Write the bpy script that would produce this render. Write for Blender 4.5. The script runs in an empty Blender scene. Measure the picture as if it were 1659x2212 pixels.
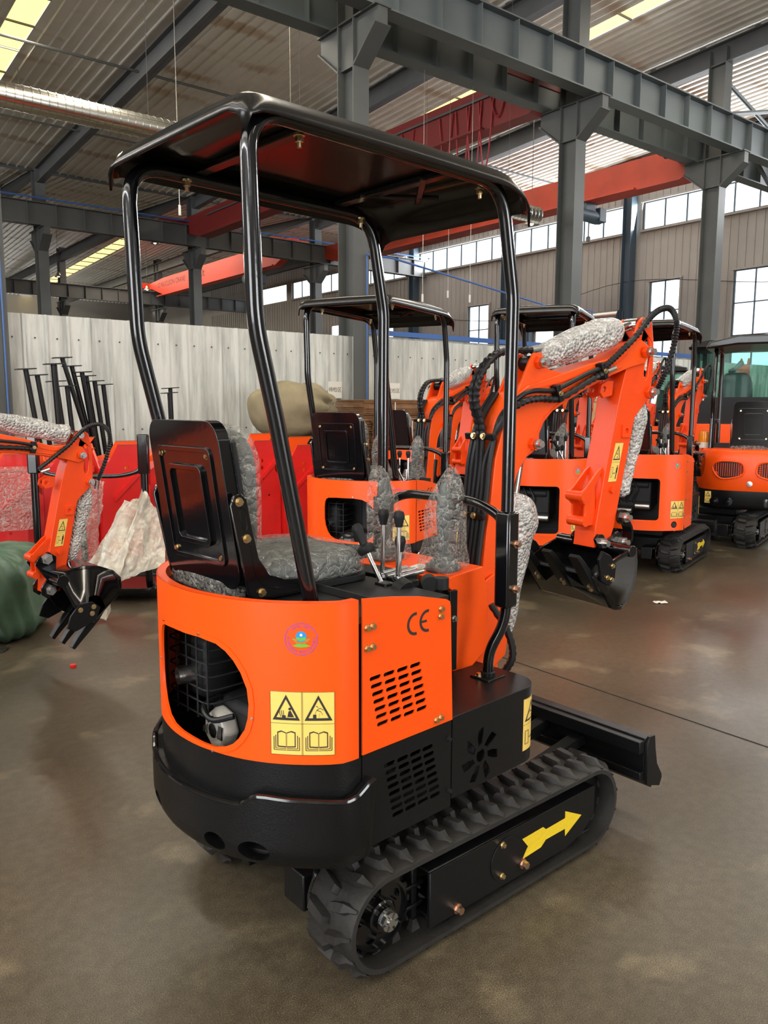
import bpy, bmesh, math, random
from mathutils import Vector, Matrix
from mathutils.geometry import tessellate_polygon
random.seed(7)
SC = bpy.context.scene
COL = SC.collection
R = math.radians
PI = math.pi
# ---------------------------------------------------------------- camera
cam_d = bpy.data.cameras.new('camera'); cam = bpy.data.objects.new('camera', cam_d); COL.objects.link(cam)
cam.location = (0, 0, 1.5)
cam.rotation_euler = (R(90 - 7.594), R(-0.139), 0)
cam_d.sensor_fit = 'VERTICAL'; cam_d.sensor_height = 24.0
cam_d.lens = 1704.6 / 2212 * 24.0
cam_d.clip_start = 0.02; cam_d.clip_end = 300
SC.camera = cam
# ---------------------------------------------------------------- view, world, lights
SC.view_settings.view_transform = 'Standard'; SC.view_settings.look = 'None'
SC.view_settings.exposure = 0.30; SC.view_settings.gamma = 1.0
w = bpy.data.worlds.new('sky'); SC.world = w; w.use_nodes = True
bg = w.node_tree.nodes['Background']; bg.inputs[0].default_value = (0.90, 0.95, 1.0, 1); bg.inputs[1].default_value = 2.2
BROT = 90 - 51.71                      # the hall's long axis
MB_ = Matrix.Rotation(R(BROT), 4, 'Z')
def area(name, loc, size, power, col=(1, 1, 1), rot=(0, 0, 0), frame=MB_):
    l = bpy.data.lights.new(name, 'AREA'); l.shape = 'RECTANGLE'; l.size, l.size_y = size; l.energy = power; l.color = col
    o = bpy.data.objects.new(name, l); COL.objects.link(o)
    o.matrix_world = frame @ Matrix.Translation(loc) @ Matrix.Rotation(rot[2], 4, 'Z') @ Matrix.Rotation(rot[1], 4, 'Y') @ Matrix.Rotation(rot[0], 4, 'X')
    return o
# daylight through the roof's skylight strips; the leftmost is unseen, added for light
for i, x in enumerate((-6.1, 5.75, 17.7)):
    area('skylight_daylight', (x, 5, 10.6), (.7, 44), (900, 1500, 1300)[i], (1.0, 0.92, 0.78))
# daylight through the windows of the right wall
area('window_daylight', (26.9, 14, 8.68), (1.0, 38), 2300, (0.95, 0.97, 1.0), (0, R(103), 0))
area('window_daylight', (-13.7, 6, 8.6), (1.2, 50), 6800, (0.97, 0.97, 1.0), (0, R(-138), 0))  # unseen left-wall lamp, tilted up to brighten the ceiling
# daylight through the open truck door behind the viewer
area('door_daylight', (-13.7, -4.5, 2.8), (5.2, 9.0), 900, (0.95, 0.98, 1.0), (0, R(-90), 0))
area('door_daylight', (6.0, -21.6, 2.8), (11.0, 5.2), 1300, (0.95, 0.98, 1.0), (R(90), 0, 0))
area('skylight_daylight', (17.9, 48, 10.6), (.8, 34), 1300, (1.0, 0.92, 0.78))
area('window_daylight', (7, 69.2, 4.8), (30, 1.2), 3000, (0.93, 0.97, 1.0), (R(112), 0, 0))
SC.cycles.max_bounces = 5; SC.cycles.diffuse_bounces = 3; SC.cycles.glossy_bounces = 3; SC.cycles.transmission_bounces = 2; SC.cycles.transparent_max_bounces = 10
SC.cycles.use_adaptive_sampling = True; SC.cycles.adaptive_threshold = 0.03
SC.cycles.caustics_reflective = False; SC.cycles.caustics_refractive = False
# ---------------------------------------------------------------- materials
def nodes(name):
    m = bpy.data.materials.new(name); m.use_nodes = True
    nt = m.node_tree; return m, nt, nt.nodes['Principled BSDF']
def mat(name, col, rough=.5, metal=0, coat=0, bump=0, bscale=60, var=0, vscale=6, spec=.5, aniso=None):
    m, nt, p = nodes(name)
    p.inputs['Base Color'].default_value = (*col, 1); p.inputs['Roughness'].default_value = rough
    p.inputs['Metallic'].default_value = metal; p.inputs['Coat Weight'].default_value = coat
    p.inputs['Coat Roughness'].default_value = .06; p.inputs['Specular IOR Level'].default_value = spec
    tc = nt.nodes.new('ShaderNodeTexCoord')
    if bump:
        n = nt.nodes.new('ShaderNodeTexNoise'); n.inputs['Scale'].default_value = bscale; n.inputs['Detail'].default_value = 4
        b = nt.nodes.new('ShaderNodeBump'); b.inputs['Strength'].default_value = bump; b.inputs['Distance'].default_value = .01
        nt.links.new(tc.outputs['Object'], n.inputs['Vector']); nt.links.new(n.outputs['Fac'], b.inputs['Height']); nt.links.new(b.outputs['Normal'], p.inputs['Normal'])
        if coat: nt.links.new(b.outputs['Normal'], p.inputs['Coat Normal'])
    if var:
        n = nt.nodes.new('ShaderNodeTexNoise'); n.inputs['Scale'].default_value = vscale; n.inputs['Detail'].default_value = 6
        r = nt.nodes.new('ShaderNodeValToRGB')
        r.color_ramp.elements[0].position = .3; r.color_ramp.elements[1].position = .7
        r.color_ramp.elements[0].color = (*[c * (1 - var) for c in col], 1); r.color_ramp.elements[1].color = (*[min(1, c * (1 + var)) for c in col], 1)
        nt.links.new(tc.outputs['Object'], n.inputs['Vector']); nt.links.new(n.outputs['Fac'], r.inputs['Fac']); nt.links.new(r.outputs['Color'], p.inputs['Base Color'])
    return m
M = {}
M['orange'] = mat('orange_paint', (.96, .088, .002), .42, spec=.35, coat=.08, bump=.02, bscale=300)
M['orange2'] = mat('orange_red_paint', (.90, .068, .004), .38, spec=.35, coat=.1, bump=.05, bscale=220)
M['red'] = mat('red_paint', (.72, .010, .008), .45, coat=.2, var=.15, vscale=3)
M['crane_red'] = mat('crane_red_paint', (.42, .045, .020), .55, var=.12, vscale=2)
M['crane_bright'] = mat('crane_bright_paint', (.75, .06, .025), .5)
M['crane_dark'] = mat('crane_dark_red_paint', (.20, .016, .014), .55)
M['gloss'] = mat('gloss_black_paint', (.004, .004, .005), .14, coat=.4, bump=.015, bscale=60)
M['roofblk'] = mat('canopy_black_paint', (.012, .011, .010), .22, spec=.3, coat=.15, bump=.04, bscale=8)
M['black'] = mat('satin_black_paint', (.0055, .0055, .006), .36, spec=.28, bump=.08, bscale=240)
M['cast'] = mat('cast_black_paint', (.005, .005, .0055), .33, spec=.30, bump=.10, bscale=200)
M['matte'] = mat('matte_black_plastic', (.010, .010, .011), .55, spec=.3)
M['dark'] = mat('dark_recess_metal', (.012, .012, .013), .7)
M['rubber'] = mat('track_rubber', (.021, .0195, .018), .60, spec=.35, bump=.2, bscale=80, var=.3, vscale=9)
M['hose'] = mat('hose_rubber', (.010, .010, .011), .42, spec=.35)
M['chrome'] = mat('chrome_steel', (.62, .62, .62), .12, metal=1)
M['steel'] = mat('zinc_steel', (.55, .55, .54), .3, metal=1, bump=.1, bscale=120)
M['gold'] = mat('yellow_zinc_bolt', (.72, .55, .30), .28, metal=1)
M['copper'] = mat('pink_zinc_bolt', (.66, .42, .30), .3, metal=1)
M['alu'] = mat('cast_aluminium', (.62, .60, .56), .42, metal=.25, bump=.2, bscale=60)
M['yellow'] = mat('yellow_sticker', (.86, .60, .14), .45)
M['arrow'] = mat('yellow_arrow_sticker', (.82, .58, .025), .35, bump=.25, bscale=70)
M['ink'] = mat('sticker_ink', (.02, .018, .015), .6)
M['grey_rub'] = mat('grey_rubber', (.075, .085, .085), .55)
M['green'] = mat('green_tarpaulin', (.07, .135, .085), .45, bump=1.0, bscale=7, var=.2, vscale=5)
M['khaki'] = mat('khaki_canvas', (.25, .21, .125), .85, bump=1.0, bscale=5, var=.18, vscale=4)
M['card'] = mat('brown_cardboard', (.25, .125, .055), .85, var=.25, vscale=7)
M['wood'] = mat('pale_plywood', (.52, .36, .19), .7, var=.15, vscale=5)
M['blue'] = mat('blue_paint', (.05, .14, .42), .5)
M['paper'] = mat('white_paper', (.75, .73, .66), .8)
M['seal_b'] = mat('seal_blue_print', (.02, .25, .62), .5)
M['seal_p'] = mat('seal_purple_print', (.28, .06, .35), .5)
M['seal_g'] = mat('seal_green_print', (.12, .45, .05), .5)
M['white'] = mat('white_print', (.8, .8, .8), .5)
M['amber'] = mat('amber_lens', (.9, .28, .01), .15, coat=.5)
M['steelgrey'] = mat('grey_steel_paint', (.105, .122, .124), .5, var=.10, vscale=1.5)
M['steelcol'] = mat('column_grey_paint', (.078, .082, .078), .5, var=.12, vscale=1.5)
M['steeldark'] = mat('dark_grey_steel_paint', (.085, .088, .088), .55, var=.15, vscale=1.2)
M['steelblue'] = mat('blue_grey_steel_paint', (.05, .075, .10), .5)
M['duct'] = mat('galvanised_duct', (.60, .58, .52), .22, metal=1, bump=.15, bscale=5)
M['lampmetal'] = mat('lamp_shade_metal', (.35, .33, .28), .4, metal=.8)
M['wheelred'] = mat('dark_red_cable', (.35, .01, .02), .5)
def film(name, col, clear, rough, scale, strength, kind='noise', metal=0):
    m, nt, p = nodes(name)
    out = nt.nodes['Material Output']
    p.inputs['Base Color'].default_value = (*col, 1); p.inputs['Roughness'].default_value = rough; p.inputs['Specular IOR Level'].default_value = .9
    tr = nt.nodes.new('ShaderNodeBsdfTransparent'); tr.inputs[0].default_value = (.97, .97, .96, 1)
    mx = nt.nodes.new('ShaderNodeMixShader')
    tc = nt.nodes.new('ShaderNodeTexCoord')
    if kind == 'noise':
        n = nt.nodes.new('ShaderNodeTexNoise'); n.inputs['Scale'].default_value = scale; n.inputs['Detail'].default_value = 3; n.inputs['Distortion'].default_value = 1.6; h = n.outputs['Fac']
    else:
        n = nt.nodes.new('ShaderNodeTexVoronoi'); n.inputs['Scale'].default_value = scale; h = n.outputs['Distance']
    nt.links.new(tc.outputs['Object'], n.inputs['Vector'])
    b = nt.nodes.new('ShaderNodeBump'); b.inputs['Strength'].default_value = strength; b.inputs['Distance'].default_value = .02; b.invert = kind != 'noise'
    nt.links.new(h, b.inputs['Height']); nt.links.new(b.outputs['Normal'], p.inputs['Normal'])
    n2 = nt.nodes.new('ShaderNodeTexNoise'); n2.inputs['Scale'].default_value = scale * (.9 if kind == 'noise' else .25); n2.inputs['Detail'].default_value = 5; n2.inputs['Distortion'].default_value = 2
    nt.links.new(tc.outputs['Object'], n2.inputs['Vector'])
    if kind == 'noise' and clear > .6:      # crinkled film: highlights painted white along the creases, clear between
        n2 = nt.nodes.new('ShaderNodeTexVoronoi'); n2.feature = 'DISTANCE_TO_EDGE'; n2.inputs['Scale'].default_value = scale * .75
        nz = nt.nodes.new('ShaderNodeTexNoise'); nz.inputs['Scale'].default_value = scale * .5; nz.inputs['Detail'].default_value = 4; nt.links.new(tc.outputs['Object'], nz.inputs['Vector'])
        va = nt.nodes.new('ShaderNodeVectorMath'); va.operation = 'MULTIPLY_ADD'; va.inputs[1].default_value = (.24, .24, .16); nt.links.new(nz.outputs['Color'], va.inputs[0]); nt.links.new(tc.outputs['Object'], va.inputs[2]); nt.links.new(va.outputs[0], n2.inputs['Vector'])
        nt.links.new(n2.outputs['Distance'], b.inputs['Height']); b.inputs['Distance'].default_value = .05
        rp = nt.nodes.new('ShaderNodeMapRange'); rp.inputs['From Min'].default_value = .0; rp.inputs['From Max'].default_value = .07; rp.inputs['To Min'].default_value = min(1, 1 - clear + .26); rp.inputs['To Max'].default_value = max(.05, 1 - clear + .0)
        nt.links.new(n2.outputs['Distance'], rp.inputs['Value']); nt.links.new(rp.outputs['Result'], mx.inputs[0]); nt.links.new(tr.outputs[0], mx.inputs[1]); nt.links.new(p.outputs[0], mx.inputs[2]); nt.links.new(mx.outputs[0], out.inputs[0])
        return m
    rp = nt.nodes.new('ShaderNodeMapRange'); rp.inputs['From Min'].default_value = .45; rp.inputs['From Max'].default_value = .68
    rp.inputs['To Min'].default_value = max(0, 1 - clear - .06); rp.inputs['To Max'].default_value = min(1, 1 - clear + .30)
    nt.links.new(n2.outputs['Fac'], rp.inputs['Value']); nt.links.new(rp.outputs['Result'], mx.inputs[0])
    nt.links.new(tr.outputs[0], mx.inputs[1]); nt.links.new(p.outputs[0], mx.inputs[2]); nt.links.new(mx.outputs[0], out.inputs[0])
    return m
M['film'] = film('clear_plastic_film', (.85, .83, .78), .84, .12, 26, 1.0)
M['bubble'] = film('bubble_wrap_film', (.86, .84, .81), .30, .12, 85, 1.0, 'vor')
M['sheet'] = film('milky_plastic_sheet', (.80, .76, .66), .48, .22, 9, 1.0)
def clear_glass(name, tint, k):
    m, nt, p = nodes(name); tr = nt.nodes.new('ShaderNodeBsdfTransparent'); tr.inputs[0].default_value = (*tint, 1); mx = nt.nodes.new('ShaderNodeMixShader'); mx.inputs[0].default_value = k
    p.inputs['Base Color'].default_value = (.02, .03, .03, 1); p.inputs['Roughness'].default_value = .04
    nt.links.new(tr.outputs[0], mx.inputs[1]); nt.links.new(p.outputs[0], mx.inputs[2]); nt.links.new(mx.outputs[0], nt.nodes['Material Output'].inputs[0]); return m
M['glass'] = clear_glass('window_glass', (.97, .99, 1), .06)
M['cabglass'] = clear_glass('green_tinted_cab_glass', (.78, .95, .90), .12)
# floor: worn brown-grey polished concrete
def floor_mat():
    m, nt, p = nodes('polished_concrete'); L = nt.links.new
    tc = nt.nodes.new('ShaderNodeTexCoord')
    def noise(s, d, dist=0):
        n = nt.nodes.new('ShaderNodeTexNoise'); n.inputs['Scale'].default_value = s; n.inputs['Detail'].default_value = d; n.inputs['Distortion'].default_value = dist
        L(tc.outputs['Object'], n.inputs['Vector']); return n.outputs['Fac']
    def ramp(f, a, ca, b, cb):
        r = nt.nodes.new('ShaderNodeValToRGB'); r.color_ramp.elements[0].position = a; r.color_ramp.elements[1].position = b
        r.color_ramp.elements[0].color = (*ca, 1); r.color_ramp.elements[1].color = (*cb, 1); L(f, r.inputs[0]); return r.outputs[0]
    def mix(f, a, b, mode='MIX'):
        x = nt.nodes.new('ShaderNodeMix'); x.data_type = 'RGBA'; x.blend_type = mode
        if isinstance(f, float): x.inputs[0].default_value = f
        else: L(f, x.inputs[0])
        L(a, x.inputs[6]); L(b, x.inputs[7]); return x.outputs[2]
    base = ramp(noise(.55, 6, .1), .30, (.056, .046, .033), .72, (.124, .105, .077))
    spot = ramp(noise(2.6, 3, .2), .58, (0, 0, 0), .70, (.095, .083, .056))
    fine = mix(1.0, ramp(noise(300, 4), .38, (.50, .48, .44), .64, (1.42, 1.39, 1.32)), ramp(noise(26, 5), .36, (.86, .85, .83), .64, (1.13, 1.13, 1.11)), 'MULTIPLY')
    speck = ramp(noise(240, 2), .66, (0, 0, 0), .74, (.16, .14, .10))
    c = mix(1.0, base, spot, 'ADD'); c = mix(1.0, c, fine, 'MULTIPLY'); c = mix(1.0, c, speck, 'ADD')
    L(c, p.inputs['Base Color'])
    rr = nt.nodes.new('ShaderNodeMapRange'); rr.inputs['From Min'].default_value = .3; rr.inputs['From Max'].default_value = .7; rr.inputs['To Min'].default_value = .27; rr.inputs['To Max'].default_value = .40
    L(noise(.9, 3, 0), rr.inputs[0]); L(rr.outputs[0], p.inputs['Roughness'])
    b = nt.nodes.new('ShaderNodeBump'); b.inputs['Strength'].default_value = .12; b.inputs['Distance'].default_value = .002; L(noise(300, 3), b.inputs['Height']); L(b.outputs[0], p.inputs['Normal'])
    return m
M['floor'] = floor_mat()
def stripes_mat(name, base, stain, scale_v, rough, metal=0, purlin=0):
    # painted sheet metal with streaks of its own
    m, nt, p = nodes(name); L = nt.links.new
    tc = nt.nodes.new('ShaderNodeTexCoord'); mp = nt.nodes.new('ShaderNodeMapping'); mp.inputs['Scale'].default_value = scale_v
    L(tc.outputs['Object'], mp.inputs[0])
    n = nt.nodes.new('ShaderNodeTexNoise'); n.inputs['Scale'].default_value = 1; n.inputs['Detail'].default_value = 6; n.inputs['Roughness'].default_value = .6; L(mp.outputs[0], n.inputs[0])
    r = nt.nodes.new('ShaderNodeValToRGB'); r.color_ramp.elements[0].position = .42; r.color_ramp.elements[1].position = .62
    r.color_ramp.elements[0].color = (*base, 1); r.color_ramp.elements[1].color = (*stain, 1); L(n.outputs[0], r.inputs[0])
    c = r.outputs[0]
    if purlin:      # rust bands where the purlins cross
        wv = nt.nodes.new('ShaderNodeTexWave'); wv.bands_direction = 'Y'; wv.inputs['Scale'].default_value = .21; wv.inputs['Distortion'].default_value = 1.2; wv.inputs['Detail'].default_value = 3; wv.inputs['Detail Scale'].default_value = 2
        L(tc.outputs['Object'], wv.inputs[0])
        n2 = nt.nodes.new('ShaderNodeTexNoise'); n2.inputs['Scale'].default_value = .5; n2.inputs['Detail'].default_value = 5; L(tc.outputs['Object'], n2.inputs[0])
        mu = nt.nodes.new('ShaderNodeMath'); mu.operation = 'MULTIPLY'; L(wv.outputs['Fac'], mu.inputs[0]); L(n2.outputs[0], mu.inputs[1])
        mr = nt.nodes.new('ShaderNodeMapRange'); mr.inputs['From Min'].default_value = .44; mr.inputs['From Max'].default_value = .60; mr.inputs['To Max'].default_value = .6; L(mu.outputs[0], mr.inputs[0])
        x = nt.nodes.new('ShaderNodeMix'); x.data_type = 'RGBA'; L(mr.outputs[0], x.inputs[0]); L(c, x.inputs[6]); x.inputs[7].default_value = (.44, .26, .11, 1); c = x.outputs[2]
    L(c, p.inputs['Base Color']); p.inputs['Roughness'].default_value = rough; p.inputs['Metallic'].default_value = metal
    return m
M['roof'] = stripes_mat('roof_sheet_metal', (.82, .785, .71), (.90, .87, .80), (.35, .8, 1), .40, 0, purlin=1)
M['partition'] = stripes_mat('partition_sheet', (.66, .67, .63), (.42, .43, .40), (7, 7, .7), .5)
M['wallsheet'] = stripes_mat('wall_sheet', (.34, .315, .28), (.30, .275, .245), (.5, .5, .2), .6)
def emis(name, col, s):
    m, nt, p = nodes(name); p.inputs['Base Color'].default_value = (*col, 1); p.inputs['Emission Color'].default_value = (*col, 1); p.inputs['Emission Strength'].default_value = s; return m
M['skylight'] = emis('lit_skylight_panel', (1.0, .76, .26), 1.5)
M['lamp'] = emis('lit_lamp', (1, .95, .85), 3)
# ---------------------------------------------------------------- mesh building
class MB:
    def __init__(s): s.v = []; s.f = []
    def add(s, vs, fs):
        n = len(s.v); s.v += [tuple(a) for a in vs]; s.f += [tuple(i + n for i in q) for q in fs]; return s
    def box(s, c, d, m=None):
        x, y, z = (a / 2 for a in d); P = [Vector((i * x, j * y, k * z)) for i in (-1, 1) for j in (-1, 1) for k in (-1, 1)]
        if m is not None: P = [m @ p for p in P]
        c = Vector(c)
        return s.add([p + c for p in P], [(0, 1, 3, 2), (4, 6, 7, 5), (0, 4, 5, 1), (2, 3, 7, 6), (0, 2, 6, 4), (1, 5, 7, 3)])
    def bar(s, a, b, w, h, up=(0, 0, 1)):
        a, b = Vector(a), Vector(b); z = (b - a); L = z.length; z = z.normalized(); u = Vector(up)
        if abs(z.dot(u)) > .99: u = Vector((1, 0, 0))
        x = u.cross(z).normalized(); y = z.cross(x)
        m = Matrix((x, y, z)).transposed(); return s.box((a + b) / 2, (w, h, L), m)
    def ring(s, c, ax, r, n, ph=0):
        ax = Vector(ax).normalized(); u = Vector((0, 0, 1)) if abs(ax.z) < .9 else Vector((1, 0, 0)); x = u.cross(ax).normalized(); y = ax.cross(x)
        return [Vector(c) + (x * math.cos(ph + 2 * PI * i / n) + y * math.sin(ph + 2 * PI * i / n)) * r for i in range(n)]
    def loft(s, rings, cap=True, closed=False):
        n = len(rings[0]); k = len(rings); base = len(s.v)
        for r in rings: s.v += [tuple(p) for p in r]
        for a in range(k if closed else k - 1):
            b = (a + 1) % k
            for i in range(n):
                j = (i + 1) % n; s.f.append((base + a * n + i, base + a * n + j, base + b * n + j, base + b * n + i))
        if cap and not closed:
            s.f.append(tuple(base + i for i in range(n))[::-1]); s.f.append(tuple(base + (k - 1) * n + i for i in range(n)))
        return s
    def cyl(s, a, b, r, r2=None, n=16, ph=0, cap=True):
        a, b = Vector(a), Vector(b); return s.loft([s.ring(a, b - a, r, n, ph), s.ring(b, b - a, r if r2 is None else r2, n, ph)], cap)
    def tube(s, pts, r, n=10, rf=None):
        q0 = [Vector(p) for p in pts]; pts = [q0[0]]
        for p in q0[1:]:
            if (p - pts[-1]).length > 1e-5: pts.append(p)
        rings = []; pu = None
        for i, p in enumerate(pts):
            t = (pts[min(i + 1, len(pts) - 1)] - pts[max(i - 1, 0)]).normalized()
            if pu is None:
                u = Vector((0, 0, 1)) if abs(t.z) < .9 else Vector((1, 0, 0)); x = u.cross(t).normalized()
            else:
                x = (pu - t * pu.dot(t)).normalized()
            pu = x; y = t.cross(x); rr = rf(i) if rf else r
            rings.append([p + (x * math.cos(2 * PI * k / n) + y * math.sin(2 * PI * k / n)) * rr for k in range(n)])
        return s.loft(rings)
    def lathe(s, prof, o, ax=(0, 0, 1), n=24):
        o = Vector(o); ax = Vector(ax).normalized(); return s.loft([s.ring(o + ax * h, ax, max(r, 1e-4), n) for r, h in prof])
    def prism(s, poly, a, b, fn):       # poly in 2-D, fn(u, v, w) -> point, between w=a and w=b
        n = len(poly); tri = tessellate_polygon([[Vector((u, v, 0)) for u, v in poly]])
        vs = [fn(u, v, a) for u, v in poly] + [fn(u, v, b) for u, v in poly]
        fs = [(i, (i + 1) % n, n + (i + 1) % n, n + i) for i in range(n)] + [tuple(t) for t in tri] + [tuple(n + i for i in t[::-1]) for t in tri]
        return s.add(vs, fs)
    def bolt(s, p, d, r=.008, h=.007):
        p = Vector(p); d = Vector(d).normalized()
        s.cyl(p, p + d * h * .35, r * 1.35, n=14); s.cyl(p + d * h * .35, p + d * (h * 1.35), r, n=6); return s
    def blob(s, c, rad, n=16, k=10, jit=0, seed=0, p=1.0):
        rnd = random.Random(seed); c = Vector(c); rings = []
        for i in range(k + 1):
            th = PI * i / k; ring = []
            for j in range(n):
                ph = 2 * PI * j / n; q = 1 + rnd.uniform(-jit, jit)
                sg = lambda t: math.copysign(abs(t) ** p, t)
                ring.append(c + Vector((sg(math.sin(th)) * sg(math.cos(ph)) * rad[0] * q, sg(math.sin(th)) * sg(math.sin(ph)) * rad[1] * q, sg(math.cos(th)) * rad[2] * q)))
            rings.append(ring)
        return s.loft(rings)
    def xf(s, m): s.v = [tuple(m @ Vector(p)) for p in s.v]; return s
    def merge(s, o): return s.add(o.v, o.f)
    def build(s, name, m, parent=None, bevel=0, seg=2, sub=0, smooth=True, ang=38, label=None, solid=0):
        me = bpy.data.meshes.new(name); me.from_pydata(s.v, [], s.f)
        bm = bmesh.new(); bm.from_mesh(me); bmesh.ops.remove_doubles(bm, verts=bm.verts, dist=1e-5); bmesh.ops.recalc_face_normals(bm, faces=bm.faces)
        if smooth:
            for f in bm.faces: f.smooth = True
            for e in bm.edges:
                if len(e.link_faces) == 2 and e.calc_face_angle(0) > R(ang): e.smooth = False
        bm.to_mesh(me); bm.free()
        me.materials.append(M[m]); o = bpy.data.objects.new(name, me); COL.objects.link(o)
        if parent is not None: o.parent = parent
        if solid: d = o.modifiers.new('s', 'SOLIDIFY'); d.thickness = solid; d.offset = 0
        if bevel: d = o.modifiers.new('b', 'BEVEL'); d.width = bevel; d.segments = seg; d.limit_method = 'ANGLE'; d.angle_limit = R(35); d.harden_normals = False
        if sub: d = o.modifiers.new('u', 'SUBSURF'); d.levels = sub; d.render_levels = sub
        if label: o['label'] = label
        return o
def plate(outline, holes=(), a=0, b=.003, fn=None, cuts=()):
    """flat sheet with real holes, sliced at u=cuts, then carried by fn(u, v, w) onto its surface"""
    loops = [list(outline)] + [list(h) for h in holes]
    tri = tessellate_polygon([[Vector((u, v, 0)) for u, v in l] for l in loops])
    allp = [p for l in loops for p in l]
    me = bpy.data.meshes.new('t'); me.from_pydata([(u, v, 0) for u, v in allp], [], [tuple(t) for t in tri])
    bm = bmesh.new(); bm.from_mesh(me); bpy.data.meshes.remove(me)
    for c in cuts:
        bmesh.ops.bisect_plane(bm, geom=bm.verts[:] + bm.edges[:] + bm.faces[:], plane_co=(c, 0, 0), plane_no=(1, 0, 0), dist=1e-6)
    bm.verts.index_update()
    n = len(bm.verts); vs = [v.co for v in bm.verts]
    out = MB(); out.v = [tuple(fn(v.x, v.y, a)) for v in vs] + [tuple(fn(v.x, v.y, b)) for v in vs]
    for f in bm.faces:
        q = tuple(v.index for v in f.verts); out.f.append(q); out.f.append(tuple(i + n for i in q[::-1]))
    for e in bm.edges:
        if len(e.link_faces) == 1: i, j = e.verts[0].index, e.verts[1].index; out.f.append((i, j, j + n, i + n))
    bm.free(); return out
def slot(u, v, L, h, ang=0, n=5):
    r = h / 2; pts = []
    for k in range(n + 1): t = -PI / 2 + PI * k / n; pts.append((L / 2 - r + r * math.cos(t), r * math.sin(t)))
    for k in range(n + 1): t = PI / 2 + PI * k / n; pts.append((-L / 2 + r + r * math.cos(t), r * math.sin(t)))
    c, s = math.cos(ang), math.sin(ang); return [(u + x * c - y * s, v + x * s + y * c) for x, y in pts]
def circ(u, v, r, n=20, ry=None): return [(u + r * math.cos(2 * PI * k / n), v + (ry or r) * math.sin(2 * PI * k / n)) for k in range(n)]
def rrect(u0, v0, u1, v1, r, n=5):
    o = []
    for cx, cy, a in ((u1 - r, v1 - r, 0), (u0 + r, v1 - r, 90), (u0 + r, v0 + r, 180), (u1 - r, v0 + r, 270)):
        for k in range(n + 1): t = R(a + 90 * k / n); o.append((cx + r * math.cos(t), cy + r * math.sin(t)))
    return o
def crv(pts, n=8, closed=False):
    P = [Vector(p) for p in pts]; o = []
    Q = [P[-1]] + P + [P[0], P[1]] if closed else [2 * P[0] - P[1]] + P + [2 * P[-1] - P[-2]]
    for i in range(1, len(Q) - 2):
        a, b, c, d = Q[i - 1:i + 3]
        for k in range(n):
            t = k / n; o.append(.5 * ((2 * b) + (c - a) * t + (2 * a - 5 * b + 4 * c - d) * t * t + (3 * b - a - 3 * c + d) * t ** 3))
    if not closed: o.append(P[-1])
    return o
def rnd_path(pts, r, n=6):          # polyline with rounded corners
    P = [Vector(p) for p in pts]; o = [P[0]]
    for i in range(1, len(P) - 1):
        a, b, c = P[i - 1:i + 2]; rr = min(r[i] if isinstance(r, (list, tuple)) else r, (a - b).length * .49, (c - b).length * .49)
        p0 = b + (a - b).normalized() * rr; p1 = b + (c - b).normalized() * rr
        for k in range(n + 1): t = k / n; o.append(p0 * (1 - t) ** 2 + b * 2 * t * (1 - t) + p1 * t * t)
    o.append(P[-1]); return o
def empty(name, loc=(0, 0, 0), rz=0, label=None, cat=None, group=None):
    o = bpy.data.objects.new(name, None); COL.objects.link(o); o.location = loc; o.rotation_euler = (0, 0, rz); o.empty_display_size = .2
    tag(o, label, cat, group); return o
def tag(o, label=None, cat=None, group=None, kind=None):
    if label: o['label'] = label
    if cat: o['category'] = cat
    if group: o['group'] = group
    if kind: o['kind'] = kind
    return o
KIDS = {}
def copy_tree(o, parent=None, skip=(), kids=None):
    kids = kids if kids is not None else index_kids()
    c = o.copy(); COL.objects.link(c); c.parent = parent
    for ch in kids.get(o.name, ()):
        if ch.name.split('.')[0] in skip: continue
        copy_tree(ch, c, skip, kids)
    return c
def index_kids():
    k = {}
    for ob in bpy.data.objects:
        if ob.parent: k.setdefault(ob.parent.name, []).append(ob)
    return k
_glyph = {}
def text_mesh(txt, size):
    key = (txt, size)
    if key not in _glyph:
        cu = bpy.data.curves.new('t', 'FONT'); cu.body = txt; cu.size = size; cu.align_x = 'CENTER'; cu.align_y = 'CENTER'; cu.resolution_u = 3
        ob = bpy.data.objects.new('t', cu); COL.objects.link(ob); dg = bpy.context.evaluated_depsgraph_get(); dg.update()
        me = bpy.data.meshes.new_from_object(ob.evaluated_get(dg))
        _glyph[key] = ([tuple(v.co) for v in me.vertices], [tuple(p.vertices) for p in me.polygons])
        bpy.data.objects.remove(ob); bpy.data.meshes.remove(me)
    return _glyph[key]
def add_text(mb, txt, size, fn, u, v, ang=0, w=.0006):
    vs, fs = text_mesh(txt, size); c, s = math.cos(ang), math.sin(ang)
    return mb.add([fn(u + x * c - y * s, v + x * s + y * c, w) for x, y, z in vs], fs)
# ================================================================ the hall
YL1, YL2, YL3, XW = 11.95, 31.4, 50.0, 27.06       # column lines and the window wall
CX = [2.60, 8.72, 14.77, 20.76]
def hall(o, kind='structure'):
    o.rotation_euler = (0, 0, R(BROT))
    if kind: o['kind'] = kind
    return o
def hthing(o, label, cat, group=None):
    o.rotation_euler = (0, 0, R(BROT)); return tag(o, label, cat, group)
# floor slab and its saw-cut joints
hall(MB().box((8, 18, -.05), (90, 110, .1)).build('floor', 'floor', smooth=False))
j = MB()
j.box((3.42, 2, .0012), (.007, 14, .0024)); j.box((9.4, 2, .0012), (.007, 30, .0024)); j.box((8, -1.6, .0012), (40, .007, .0024))
hall(j.build('trim_1', 'dark', smooth=False))
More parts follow.
